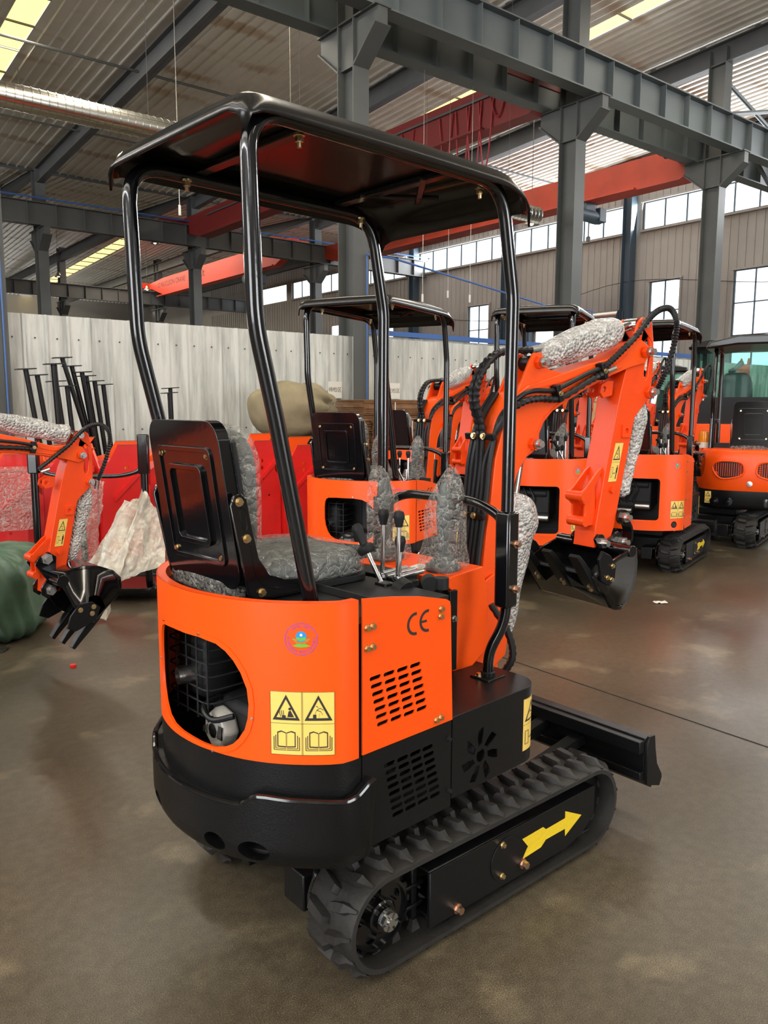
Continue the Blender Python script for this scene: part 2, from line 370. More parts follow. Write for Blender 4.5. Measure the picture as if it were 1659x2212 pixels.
# roof: ribbed sheets running down the slope, with a gap left open for each skylight strip
def roofz(y): return 11.15 + .05 * (YL1 - y)
SKY = [(-6.5, -5.8), (5.42, 6.08), (17.4, 17.95)]
def ribbed(x0, x1, y0, y1, z0, z1, pitch=.30, h=.05):
    mb = MB(); x = x0; prof = []
    while x < x1 - 1e-6:
        e = min(x + pitch, x1); q = e - x
        prof += [(x, 0), (x + q * .74, 0), (x + q * .80, -h), (x + q * .90, -h), (x + q * .96, 0)]; x = e
    prof.append((x1, 0)); n = len(prof)
    mb.v = [(a, y0, z0 + b) for a, b in prof] + [(a, y1, z1 + b) for a, b in prof]
    mb.f = [(i, i + 1, n + i + 1, n + i) for i in range(n - 1)]; return mb
hall(MB().box((6.5, YL2 + .6, roofz(YL2 + .6) + .02), (41, .25, .16)).build('trim_3', 'steelgrey', smooth=False))  # strip added over the roof joint to stop light leaking through
xs = [-14]
for a, b in SKY: xs += [a, b]
xs.append(XW + .3); rf = MB()
for a, b in zip(xs[::2], xs[1::2]): rf.merge(ribbed(a, b, -22, YL2 + .6, roofz(-22), roofz(YL2 + .6)))
for a, b in ((-14, 17.5), (18.35, XW + .3)): rf.merge(ribbed(a, b, YL2 + .6, 47, roofz(YL2 + .6) + .1, 11.2)); rf.merge(ribbed(a, b, 47, 70, 11.2, 10.4))
hall(rf.build('ceiling', 'roof', smooth=False))
def skylight(x0, x1, y0, y1, z0, z1, lab):
    t = empty('skylight', (0, 0, 0)); hthing(t, lab, 'skylight', None)
    m = MB().add([(x0, y0, z0), (x1, y0, z0), (x1, y1, z1), (x0, y1, z1)], [(0, 1, 2, 3)]); m.build('translucent_panel', 'skylight', t, smooth=False)
    b = MB(); y = y0
    while y < y1:
        z = z0 + (z1 - z0) * (y - y0) / (y1 - y0); b.box(((x0 + x1) / 2, y, z - .02), (x1 - x0, .04, .05)); y += 1.45
    b.build('glazing_bar', 'steeldark', t, smooth=False)
skylight(5.42, 6.08, -22, YL2, roofz(-22) + .01, roofz(YL2) + .01, 'yellowish lit skylight strip in the roof above the silver duct')
skylight(17.4, 17.95, -22, YL2, roofz(-22) + .01, roofz(YL2) + .01, 'yellow skylight strip crossing the roof beyond the crane runway')
skylight(-6.5, -5.8, -22, YL2, roofz(-22) + .01, roofz(YL2) + .01, 'unseen yellow skylight strip added for light, left of the duct')  # out of view, added to bring more light into the hall
skylight(17.5, 18.35, YL2 + .6, 47, roofz(YL2 + .6) + .08, 11.18, 'yellow skylight strip in the far bay, lower half hidden by the canopy')
skylight(17.5, 18.35, 47, 69.3, 11.18, 10.42, 'long yellow skylight strip in the far bay at left')
# window wall on the right
def wall_holes():
    h = []
    for a, b in ((-6, 0.3), (.9, 6.4), (7, 12.3), (13.0, 18.35), (19.25, 24.9), (25.3, 31.35)): h.append([(a, 8.19), (b, 8.19), (b, 9.17), (a, 9.17)])
    for a, b in ((32.4, 37.5), (38.2, 43.5), (44.3, 49)): h.append([(a, 8.19), (b, 8.19), (b, 9.17), (a, 9.17)])
    for a, b in TALL: h.append([(a, 2.9), (b, 2.9), (b, 6.2), (a, 6.2)])
    h.append([(19.2, .05), (23.6, .05), (23.6, 5.15), (19.2, 5.15)])
    return h
TALL = [(26.4, 27.72), (16.7, 17.92), (12.4, 14.6), (6.6, 9.6), (1.5, 4.5), (33.4, 34.7), (38.0, 39.3)]
wm = plate([(-22, 0), (70, 0), (70, 10.6), (47, 11.4), (31.9, 10.4), (-22, 12.9)], wall_holes(), 0, .06, lambda u, v, w: Vector((XW + w, u, v)))
hall(wm.build('wall_right', 'wallsheet', smooth=False))
ws = MB(); y = -22.0
HB = [(a, b) for a, b in TALL]
while y < 55:                     # standing seams of the wall sheeting, broken at the openings
    segs = [(2.7, 8.10), (9.25, 10.6)]
    for a, b in TALL:
        if a - .05 < y < b + .05: segs = [(6.26, 8.10), (9.25, 10.6)]
    if 19.1 < y < 23.7: segs = [(5.3, 8.10), (9.25, 10.6)]
    for a, b in segs: ws.box((XW - .012, y, (a + b) / 2), (.03, .035, b - a))
    y += .30
hall(ws.build('trim_2', 'wallsheet', smooth=False))
nw = 0
def window(a, b, z0, z1, step, rows, lab=None):
    global nw; nw += 1
    f = MB(); n = max(1, round((b - a) / step)); t = .035
    for k in range(n + 1): f.box((XW - .01, a + (b - a) * k / n, (z0 + z1) / 2), (.06, t, z1 - z0))
    for k in range(rows + 1): f.box((XW - .01, (a + b) / 2, z0 + (z1 - z0) * k / rows), (.06, b - a, t))
    o = hall(f.build('window_%d' % nw, 'steelblue', smooth=False))
    e = MB(); e.box((XW - .05, (a + b) / 2, z1 + .05), (.12, b - a + .2, .07)); e.box((XW - .05, a - .06, (z0 + z1) / 2), (.12, .06, z1 - z0)); e.box((XW - .05, b + .06, (z0 + z1) / 2), (.12, .06, z1 - z0)); e.box((XW - .05, (a + b) / 2, z0 - .05), (.12, b - a + .2, .07))
    e.build('window_frame', 'wallsheet', o, smooth=False)
    MB().box((XW + .02, (a + b) / 2, (z0 + z1) / 2), (.008, b - a, z1 - z0)).build('pane', 'glass', o, smooth=False)
for a, b in ((.9, 6.4), (7, 12.3), (13.0, 18.35), (19.25, 24.9), (25.3, 31.35), (32.4, 37.5), (38.2, 43.5)): window(a, b, 8.19, 9.17, .97, 1)
for a, b in TALL[:6]: window(a, b, 2.9, 6.2, .68, 3)
# roller door, half rolled up, in its opening
rd = empty('roller_door'); hthing(rd, 'grey metal roller door rolled up above its opening in the window wall', 'door')
MB().cyl((XW - .35, 19.0, 5.0), (XW - .35, 23.7, 5.0), .28, n=24).build('roll', 'duct', rd)
MB().box((XW - .2, 18.95, 2.6), (.25, .12, 5.2)).build('guide_rail', 'steelblue', rd, smooth=False)
MB().box((XW - .2, 23.75, 2.6), (.25, .12, 5.2)).build('guide_rail', 'steelblue', rd, smooth=False)
# far end wall of the left bays
fe = plate([(-14, 0), (XW, 0), (XW, 10.5), (-14, 10.5)], [[(a, 4.0), (a + 4.2, 4.0), (a + 4.2, 5.2), (a, 5.2)] for a in (-10, -3, 4, 11, 18)], 0, .06, lambda u, v, w: Vector((u, 69.5 + w, v)))
hall(fe.build('wall_back', 'wallsheet', smooth=False))
# left wall and near wall, behind the viewer, each with a window band and open truck doors
lw = plate([(-22, 0), (70, 0), (70, 10.6), (47, 11.4), (31.9, 10.4), (-22, 12.9)], [[(a, 8.1), (a + 5.4, 8.1), (a + 5.4, 9.2), (a, 9.2)] for a in range(-20, 60, 6)] + [[(-9, .02), (0, .02), (0, 5.4), (-9, 5.4)]], 0, .06, lambda u, v, w: Vector((-14 - w, u, v)))
hall(lw.build('wall_near_left', 'wallsheet', smooth=False))
nw_ = plate([(-14, 0), (XW, 0), (XW, 12.8), (-14, 12.8)], [[(.5, .02), (11.5, .02), (11.5, 5.4), (.5, 5.4)], [(-12, 8.1), (-2, 8.1), (-2, 9.2), (-12, 9.2)], [(14, 8.1), (25, 8.1), (25, 9.2), (14, 9.2)]], 0, .06, lambda u, v, w: Vector((u, -22 - w, v)))
hall(nw_.build('wall_front', 'wallsheet', smooth=False))
# ribbed white partition with its seams
def partition():
    mb = MB(); x = 2.74; prof = []
    while x < XW:
        prof += [(x, 0), (x + .24, 0), (x + .255, .035), (x + .285, .035)]; x += .30
    prof.append((x, 0)); n = len(prof); Y = YL1 - .02
    mb.v = [(a, Y - b, 0) for a, b in prof] + [(a, Y - b, 2.775) for a, b in prof]
    mb.f = [(i, i + 1, n + i + 1, n + i) for i in range(n - 1)]
    mb.box(((2.74 + XW) / 2, Y + .03, 1.38), (XW - 2.74, .02, 2.76)); return mb
po = partition().build('wall_left', 'partition', smooth=False); hall(po)
sc = MB(); x = 2.86
while x < XW:
    for z in (1.15, 2.45): sc.cyl((x, YL1 - .02, z), (x, YL1 - .035, z), .012, n=8)
    x += .30
sc.build('screw', 'steeldark', po, smooth=False)
# canopy of the shed behind the partition with its blue edge
sh = empty('shed_roof'); hthing(sh, 'flat pale shed roof with a bright blue edge strip behind the partition', 'roof')
MB().box((16.2, 15.4, 2.93), (13.4, 4.4, .05)).build('roof_sheet', 'partition', sh, smooth=False)
MB().box((16.2, 13.15, 3.02), (13.4, .05, .10)).build('edge_strip', 'blue', sh, smooth=False)
for i in range(5): MB().box((9.7 + 3.2 * i, 13.3, 1.45), (.08, .08, 2.9)).build('post', 'partition', sh, smooth=False)
# ------------------------------------------------ steelwork
def ibeam(mb, a, b, h, w, t=.03, up=(0, 0, 1), stiff=0, tw=.02):
    a, b = Vector(a), Vector(b); U = Vector(up); d = (b - a).normalized(); s = d.cross(U).normalized(); U = s.cross(d)
    mb.bar(a, b, tw, h, up); mb.bar(a + U * (h - t) / 2, b + U * (h - t) / 2, w, t, up); mb.bar(a - U * (h - t) / 2, b - U * (h - t) / 2, w, t, up)
    # bar() puts its first size across 'up'; keep web upright
    if stiff:
        L = (b - a).length; n = int(L / stiff)
        for k in range(n + 1):
            c = a + d * (k * stiff + .02)
            m = Matrix((d, s, U)).transposed().to_3x3(); mb.box(c, (.014, w * .92, h - 2 * t), m)
    return mb
def hthing_mesh(mb, name, m, lab, cat, group=None): return hthing(mb.build(name, m, smooth=False), lab, cat, group)
def hcol(x, y, z1, m='steelcol', lab=None, w=.30, d=.42, bracket=None, upper=True, pipe=False):
    t = empty('steel_column'); hthing(t, lab, 'column')
    c = MB(); c.box((x, y, z1 / 2), (.016, d, z1)); c.box((x, y - d / 2, z1 / 2), (w, .02, z1)); c.box((x, y + d / 2, z1 / 2), (w, .02, z1))
    c.build('shaft', m, t, smooth=False)
    c = MB()
    if bracket:
        z = bracket; c.prism([(-.85, z), (.85, z), (.85, z - .28), (.25, z - .75), (-.25, z - .75), (-.85, z - .28)], -.10, .10, lambda u, v, q: Vector((x + q, y + u, v)))
        c.box((x, y, z), (.34, 1.75, .03)); c.bar((x, y + .85, z - .28), (x, y + .22, z - .78), .34, .03, (0, 0, 1)); c.bar((x, y - .85, z - .28), (x, y - .22, z - .78), .34, .03, (0, 0, 1))
        for q in (-.22, .22): c.box((x, y + q, z - .35), (.33, .02, .7))
        c.build('bracket', m, t, smooth=False)
    return t
names = ['at the left edge of the partition', 'in the middle, passing the partition behind the open canopy', 'right of the main excavator canopy', 'standing far right by the tall windows']
for i, x in enumerate(CX):
    t = hcol(x, YL1, roofz(YL1) - .3, lab='grey steel H column ' + names[i], bracket=8.12, w=.34, d=.46)
    if i in (0, 1): MB().tube([(x + .1, YL1 - .27, .2), (x + .1, YL1 - .27, 5.6 if i == 0 else 4.2)], .012, 6).build('conduit', 'blue', t)
# wall columns
for i, y in enumerate((6.7, 12.65, 18.8, 25.1, 31.5)):
    hcol(XW - .28, y, 10.7 if y > 13 else 11.2, 'steelblue', 'blue-grey steel column against the window wall, ' + ('nearest one', 'second one', 'beside the roller door', 'left of the roller door', 'at the far runway end')[i], w=.36, d=.36)
for i, x in enumerate(CX):
    hcol(x, YL2, roofz(YL2) - .2, 'steeldark', 'dark steel column of the far runway, number counted from the left: ' + ('first', 'second', 'third', 'fourth')[i], bracket=7.9, w=.36, d=.46)
for i, x in enumerate(CX):
    hcol(x + .2, YL3, 10.8, 'steeldark', 'dark column of the farthest runway, ' + ('first', 'second', 'third', 'fourth')[i] + ' from the left', bracket=7.7, w=.36, d=.46)
# crane runway girders: a pair on each column line
for nm, y, z, m, lab in (('runway_beam', YL1 - .62, 8.53, 'steelgrey', 'near grey crane runway beam with web stiffeners, upper right'),
                         ('runway_beam', YL1 + .62, 8.53, 'steelgrey', 'twin runway beam just behind the near one, upper right'),
                         ('runway_beam', YL2 - .55, 8.33, 'steeldark', 'dark runway beam across the middle left with ribs'),
                         ('runway_beam', YL3 - .5, 8.28, 'steeldark', 'farthest dark runway beam above the partition at left')):
    hthing_mesh(ibeam(MB(), (-13.9, y, z), (XW - .1, y, z), .80, .34, stiff=1.0), nm, m, lab, 'beam')
for y, z in ((YL2 - .55, 8.75), ):
    hthing(MB().tube([(-13.8, y - .2, z + .1), (XW, y - .2, z + .1)], .03, 6).build('power_rail', 'blue'), 'thin blue power rail along the far runway beam', 'rail')
# rafters
def rafter(x, y0, y1, z0, z1, lab):
    m = ibeam(MB(), (x, y0, z0), (x, y1, z1), .55, .26); 
    k = y0 + 1.5
    while k < y1:      # purlin cleats
        z = z0 + (z1 - z0) * (k - y0) / (y1 - y0); m.box((x, k, z + .31), (.012, .16, .14)); k += 1.5
    hthing_mesh(m, 'roof_rafter', 'steeldark', lab, 'rafter')
for i, x in enumerate([-3.2] + CX + [26.8]):
    rafter(x, -22, YL2, roofz(-22) - .42, roofz(YL2) - .42, 'dark sloping roof rafter of the near bays, ' + ('outermost left', 'first', 'second', 'third', 'fourth', 'last, at the window wall')[i] + ' frame')
    rafter(x + .1, YL2 + .2, 69, roofz(YL2) + .1, 10.2, 'dark sloping roof rafter of the far bays, ' + ('outermost left', 'first', 'second', 'third', 'fourth', 'last, at the window wall')[i] + ' frame')
# tie rods and strut pipes under the roof
for i, (y, r, z) in enumerate(((16.2, .03, 0), (21.6, .035, 0), (26.5, .03, 0), (7.0, .07, -.35))):
    hthing(MB().tube([(-13.8, y, roofz(y) - .35 + z), (XW - .1, y, roofz(y) - .35 + z)], r, 6).build('tie_rod', 'steeldark'), 'thin steel tie rod under the roof, ' + ('first beyond the runway', 'second beyond the runway', 'third beyond the runway', 'thick pipe strut before the runway')[i], 'rod')
for i, (a, b) in enumerate((((20.9, YL1 - .3, 9.2), (26.5, YL1 - .3, 10.6)), ((20.9, 12.2, 10.5), (26.6, 12.2, 8.9)), ((20.8, YL1, 9.7), (26.7, YL1, 6.2)))):
    hthing(MB().tube([a, b], .06, 8).build('brace_pipe', 'steelgrey'), 'diagonal grey brace pipe at the top right corner, ' + ('rising', 'falling', 'steepest')[i] + ' one', 'brace')
# cable-hung duct
dm = MB(); rr = .175; xa, xb = -13.8, 14.45; n = int((xb - xa) / .115)
rings = []
for k in range(n):
    for t_, e_ in ((0, 0), (.80, 0), (.84, .009), (.96, .009)): rings.append(dm.ring((xa + .115 * (k + t_), YL1 + .62, 5.84), (1, 0, 0), rr + e_, 28))
dm.loft(rings, cap=False); dt = empty('ventilation_duct'); hthing(dt, 'round silver spiral ventilation duct hanging beneath the roof', 'duct')
dm.build('duct_pipe', 'duct', dt, ang=20)
for x in (2.6, 5.2, 8.0, 11.0, 13.4): MB().cyl((x, YL1 + .62, 5.8), (x, YL1 + .62, roofz(YL1)), .004, n=4).build('hanger_wire', 'steeldark', dt, smooth=False)
# overhead cranes
def crane(x, y0, y1, z0, h, m, lab, m2=None, writing=None, hoist=None, w=.42):
    t = empty('overhead_crane'); hthing(t, lab, 'crane')
    g = MB(); e = 1.6
    g.prism([(y0, z0 + h * .1), (y0 + .2, z0), (y1 - e, z0), (y1, z0 + h * .45), (y1, z0 + h), (y0, z0 + h)] if writing is None else [(y0, z0 + h * .55), (y0 + e, z0), (y1 - 2.6, z0), (y1 - .6, z0 + h * .55), (y1, z0 + h * .55), (y1, z0 + h * .85), (y1 - 1.6, z0 + h * .95), (y1 - 2.4, z0 + h), (y0, z0 + h)], -w / 2, w / 2, lambda u, v, q: Vector((x + q, u, v)))
    g.box((x - w / 2 - .05, (y0 + y1) / 2, z0 + .03), (.14, y1 - y0 - 2 * e, .05)); g.build('girder', m, t, smooth=False)
    for y in (y0 + .1, y1 - .1):
        c = MB().box((x, y, z0 + h * .75), (2.6, .32, .36)); c.build('end_carriage', m2 or m, t, bevel=.02)
        wv = MB()
        for s in (-1, 1): wv.cyl((x + s * 1.1, y - .06, z0 + h * .62), (x + s * 1.1, y + .06, z0 + h * .62), .15, n=16)
        wv.build('wheel', 'steeldark', t)
    if writing:
        fn = lambda u, v, q: Vector((x - w / 2 - .003 - q, -u, v))
        for s, yy, sz in writing:
            k = MB(); add_text(k, s, sz, fn, -yy, z0 + h * .62, .0, .001); k.build('lettering', 'ink', t, smooth=False)
    if hoist:
        yy = hoist; k = MB(); k.cyl((x - .55, yy, z0 - .35), (x + .55, yy, z0 - .35), .2, n=18); k.box((x - .1, yy, z0 - .1), (.5, .3, .3)); k.box((x + .45, yy, z0 - .3), (.35, .42, .42)); k.build('hoist', 'steelblue', t, bevel=.02)
        k = MB().cyl((x, yy, z0 - .5), (x, yy, z0 - 1.0), .02, n=8); k.lathe([(.0, 0), (.07, .02), (.07, .14), (.0, .2)], (x, yy, z0 - 1.15)); k.build('hook_block', 'steeldark', t)
    return t
c1 = crane(14.45, 12.6, 31.2, 8.08, .95, 'crane_dark', 'dark red overhead crane girder behind the main canopy, with hanging red festoon cables', 'crane_dark')
for k, y in enumerate((13.7, 14.1, 14.5, 14.9, 15.5, 17.0)):
    z = 8.75; L = (.5, 1.6, 2.1, 1.9, 1.2, .9)[k]
    MB().tube(crv([(14.2, y + .25, z), (14.18, y + .1, z - L * .8), (14.18, y, z - L), (14.2, y - .1, z - L * .8), (14.2, y - .25, z)], 5), .02, 5).build('festoon_cable', 'wheelred', c1)
MB().box((14.2, 21, 8.8), (.05, 16, .05)).build('cable_track', 'steeldark', c1, smooth=False)
crane(21.2, 12.9, 31.2, 7.86, .86, 'crane_red', 'orange-red overhead crane girder in front of the window band', 'crane_red', hoist=16.4, w=.6)
crane(20.3, 32.4, 49.6, 8.2, 1.05, 'crane_bright', 'bright red crane girder marked 10t in the far left bay', 'crane_bright', writing=(('10t', 41.9, .62), ('O NUCLEON CRANE', 46.0, .42)), hoist=36.4)
# long red girder continuing under the main canopy
# high bay lamps on wires
for i, (x, y, z) in enumerate(((6.3, 24.0, 9.6), (17.6, 15.6, 6.6), (7.2, 40, 7.8), (13.0, 44, 8.2), (19.0, 47, 8.4), (15.0, 36, 8.9))):
    t = empty('high_bay_lamp'); hthing(t, ('bell shaped hanging lamp beneath the left skylight', 'hanging lamp in front of the orange-red crane', 'hanging lamp at the far left edge', 'hanging lamp left of the bright red crane', 'hanging lamp over the 10t crane end', 'hanging lamp on the far bay rafter')[i], 'lamp', None)
    MB().lathe([(.03, .25), (.08, .2), (.10, .1), (.22, 0), (.21, 0), (.08, .08)], (x, y, z), n=20).build('lamp_shade', 'lampmetal', t)
    MB().blob((x, y, z + .04), (.07, .07, .06)).build('bulb', 'lamp', t)
    MB().cyl((x, y, z + .25), (x, y, roofz(y) if y < YL2 else 10.9), .008, n=5).build('wire', 'steeldark', t, smooth=False)
# thin wires hanging from the runway with small pull handles
for i, (x, y, z) in enumerate(((10.95, 12.6, 3.8), (12.3, 12.6, 3.9), (12.95, 14, 4.2), (5.6, 12.4, 4.7), (8.7, 14, 5.5))):
    t = empty('pull_cord'); hthing(t, 'thin hanging cord with a small white handle, ' + ('left of the middle post', 'right of the middle post', 'over the window band', 'near the left canopy post', 'between the left canopy posts')[i], 'cord')
    MB().cyl((x, y, z), (x, y, 9.5), .006, n=4).build('line', 'lampmetal', t, smooth=False)
    MB().cyl((x, y, z - .16), (x, y, z), .022, n=8).build('handle', 'paper', t)
# slack cable along the window wall and the blue pipe frame
hthing(MB().tube(crv([(XW - .3, 31, 6.0), (XW - .3, 25, 5.4), (XW - .3, 18.9, 6.3), (XW - .3, 12.7, 5.6), (XW - .3, 6.7, 5.6)], 8), .012, 5).build('slack_cable', 'dark'), 'thin slack cable strung along the window wall', 'cable')
hthing(MB().tube([(8.8, YL1 - .3, 4.2), (9.4, YL1 - .3, 4.2), (14.9, YL1 - .3, 3.55), (14.9, YL1 - .3, 3.7), (15.3, YL1 - .3, 3.7), (15.3, YL1 - .3, 2.9)], .018, 6).build('blue_pipe', 'blue'), 'thin blue pipe run between the two middle columns', 'pipe')
# ================================================================ mini excavators
Bm = Matrix.Rotation(R(-9.4), 4, 'Z')      # boom swung a little to the right of the house
Tm = Matrix.Rotation(R(-2.67), 4, 'Z')     # undercarriage against the house
_plan = [(-.60, -.452), (-.63, -.452), (-.657, -.449), (-.694, -.425), (-.748, -.373), (-.795, -.311), (-.833, -.233), (-.857, -.140), (-.863, -.06)]
_plan = _plan + [(x, -.12 - y) for x, y in _plan[-2::-1]]
PC = [Vector((p[0], p[1], 0)) for p in crv([(x, y, 0) for x, y in _plan], 12)]
PS = [0.0]
for a, b in zip(PC, PC[1:]): PS.append(PS[-1] + (b - a).length)
ST = PS[-1]; SM = ST / 2
def plan_at(s):
    if s <= 0: return PC[0] + Vector((-s, 0, 0)), Vector((0, -1, 0))
    if s >= ST: return PC[-1] + Vector((s - ST, 0, 0)), Vector((0, 1, 0))
    lo, hi = 0, len(PS) - 1
    while hi - lo > 1:
        m = (lo + hi) // 2
        if PS[m] <= s: lo = m
        else: hi = m
    k = (s - PS[lo]) / (PS[hi] - PS[lo])
    def tan(i):
        i0, i1 = max(0, i - 1), min(len(PC) - 1, i + 1); t = PC[i1] - PC[i0]; return t.normalized()
    t = tan(lo).lerp(tan(hi), k).normalized(); return PC[lo].lerp(PC[hi], k), Vector((-t.y, t.x, 0))
def rear(u, v, w):
    p, n = plan_at(u); return Vector((p.x + n.x * w, p.y + n.y * w, v))
RC = [i * .03 for i in range(-1, 37)]
def side(u, v, w): return Vector((u, -.45 - w, v))
def lside(u, v, w): return Vector((u, .33 + w, v))
# front box perimeter: right side, rounded corner, front
def boxpath():
    pts = [(-.268, -.45), (.065, -.45)]
    for k in range(1, 9): t = -PI / 2 + PI / 2 * k / 8; pts.append((.065 + .085 * math.cos(t), -.365 + .085 * math.sin(t)))
    pts += [(.157, .245)]
    for k in range(1, 9): t = PI / 2 * k / 8; pts.append((.072 + .085 * math.cos(t), .245 + .085 * math.sin(t)))
    pts += [(-.268, .33)]; return [Vector((x, y, 0)) for x, y in pts]
BP = boxpath(); BS = [0.0]
for a, b in zip(BP, BP[1:]): BS.append(BS[-1] + (b - a).length)
def boxf(u, v, w):
    i = max(0, min(len(BS) - 2, next((k for k in range(len(BS) - 1) if BS[k + 1] >= u), len(BS) - 2)))
    k = (u - BS[i]) / (BS[i + 1] - BS[i]); t = (BP[i + 1] - BP[i]).normalized(); p = BP[i].lerp(BP[i + 1], k)
    return Vector((p.x + t.y * w, p.y - t.x * w, v))
def louvers(x0, z0, cols, rows, dx, dz, skew, L=.040, h=.0112):
    return [slot(x0 + c * dx + r * skew, z0 - r * dz, L, h, .03) for r in range(rows) for c in range(cols)]
# ---- warning stickers
def iplate(o, h, a, b, fn, cuts=()):       # printing that follows a curved panel
    us = [p[0] for p in o]; n = int((max(us) - min(us)) / .006); return plate(o, h, a, b, fn, [min(us) + .006 * (k + .5) for k in range(n)] if not cuts else cuts)
def tri_icon(mb, fn, cx, z0, wd, ht, w):
    o = [(cx - wd / 2, z0), (cx + wd / 2, z0), (cx, z0 + ht)]; i = [(cx - wd * .36, z0 + ht * .10), (cx + wd * .36, z0 + ht * .10), (cx, z0 + ht * .83)]
    mb.merge(iplate(o, [i], w, w + .0004, fn))
def poly_ink(mb, fn, pts, w): mb.merge(iplate(pts, [], w, w + .0004, fn))
def book_icon(mb, fn, cx, z0, wd, ht, w):
    for k, (dx, dz) in enumerate(((0, 0), (.07, -.07), (.14, -.14))):
        for s in (-1, 1):
            P = [(cx + s * wd * .01, z0 + ht * (.12 + dz)), (cx + s * wd * (.36 + dx), z0 + ht * (.14 + dz)), (cx + s * wd * (.36 + dx), z0 + ht * (.82 - dx * .8)), (cx + s * wd * .2, z0 + ht * .88), (cx + s * wd * .01, z0 + ht * .80)]
            if k == 0:
                q = [(cx + (u - cx) * .86 + s * wd * .012, z0 + ht * .5 + (v - z0 - ht * .5) * .86) for u, v in P]
                mb.merge(iplate(P, [q], w, w + .0004, fn))
            else:
                u1 = cx + s * wd * (.36 + dx); poly_ink(mb, fn, [(u1 - .0012, z0 + ht * (.14 + dz)), (u1 + .0005, z0 + ht * (.14 + dz)), (u1 + .0005, z0 + ht * (.74 - dx)), (u1 - .0012, z0 + ht * (.74 - dx))], w)
                v1 = z0 + ht * (.14 + dz); a, b = sorted((cx + s * wd * .01, u1)); poly_ink(mb, fn, [(a, v1 - .0006), (b, v1 - .0006), (b, v1 + .0008), (a, v1 + .0008)], w)
def sticker4(parent, fn, u0, u1, z0, z1, w=.0006, mirror=-1):
    """two columns: hazard triangle over an open book"""
    lab = plate([(u0, z0), (u1, z0), (u1, z1), (u0, z1)], [], w * .4, w, fn, [u0 + (u1 - u0) * k / 6 for k in range(1, 6)]).build('warning_sticker', 'yellow', parent, smooth=False, label='yellow warning sticker with triangles and open books')
    ink = MB(); um = (u0 + u1) / 2; zm = (z0 + z1) / 2; t = .0009; w2 = w + .0002; W = abs(u1 - u0)
    for a, b, c, d in ((u0, z0, u1, z0 + t), (u0, z1 - t, u1, z1), (u0, z0, u0 + t, z1), (u1 - t, z0, u1, z1), (um - .0016, z0, um - .0008, z1), (um + .0008, z0, um + .0016, z1), (u0, zm - t / 2, u1, zm + t / 2)):
        a, c = min(a, c), max(a, c)
        ink.merge(iplate([(a, b), (c, b), (c, d), (a, d)], [], w2, w2 + .0003, fn, [u0 + (u1 - u0) * k / 6 for k in range(1, 6)] if c - a > .05 else ()))
    for k, cx in enumerate((u0 + W * .25, u0 + W * .75)):
        tri_icon(ink, fn, cx, zm + .008, W * .43, (z1 - zm) * .80, w2)
        m = mirror; zz = zm + .014
        if (k == 0) == (m > 0):     # head and shoulders with thrown parts
            ink.merge(iplate(circ(cx + m * .009, zz + .022, .0035, 10), [], w2, w2 + .0003, fn))
            poly_ink(ink, fn, [(cx + m * .003, zz + .002), (cx + m * .019, zz + .002), (cx + m * .011, zz + .018), (cx + m * .006, zz + .016)], w2)
            for q in range(3): poly_ink(ink, fn, [(cx - m * (.006 + .004 * q), zz + .002), (cx - m * (.0045 + .004 * q), zz + .002), (cx - m * (.006 + .005 * q), zz + .018), (cx - m * (.0075 + .005 * q), zz + .018)], w2)
            poly_ink(ink, fn, [(cx - m * .010, zz), (cx - m * .001, zz), (cx - m * .001, zz + .006), (cx - m * .010, zz + .006)], w2)
        else:                       # load swinging on its hook
            poly_ink(ink, fn, [(cx - m * .013, zz), (cx - m * .005, zz), (cx - m * .005, zz + .009), (cx - m * .013, zz + .009)], w2)
            for a, b in (((-.009, .009), (-.004, .020)), ((-.004, .020), (.006, .016)), ((.006, .016), (.010, .008)), ((-.004, .020), (.004, .025)), ((.004, .025), (.012, .020)), ((.001, .002), (.003, .012)), ((-.006, .030), (.000, .027))):
                a = (cx + m * a[0], zz + a[1]); b = (cx + m * b[0], zz + b[1]); poly_ink(ink, fn, [(a[0], a[1] - .0008), (b[0], b[1] - .0008), (b[0], b[1] + .0008), (a[0], a[1] + .0008)], w2)
        book_icon(ink, fn, cx, z0 + .012, W * .40, (zm - z0) * .70, w2)
    ink.build('print', 'ink', lab, smooth=False)
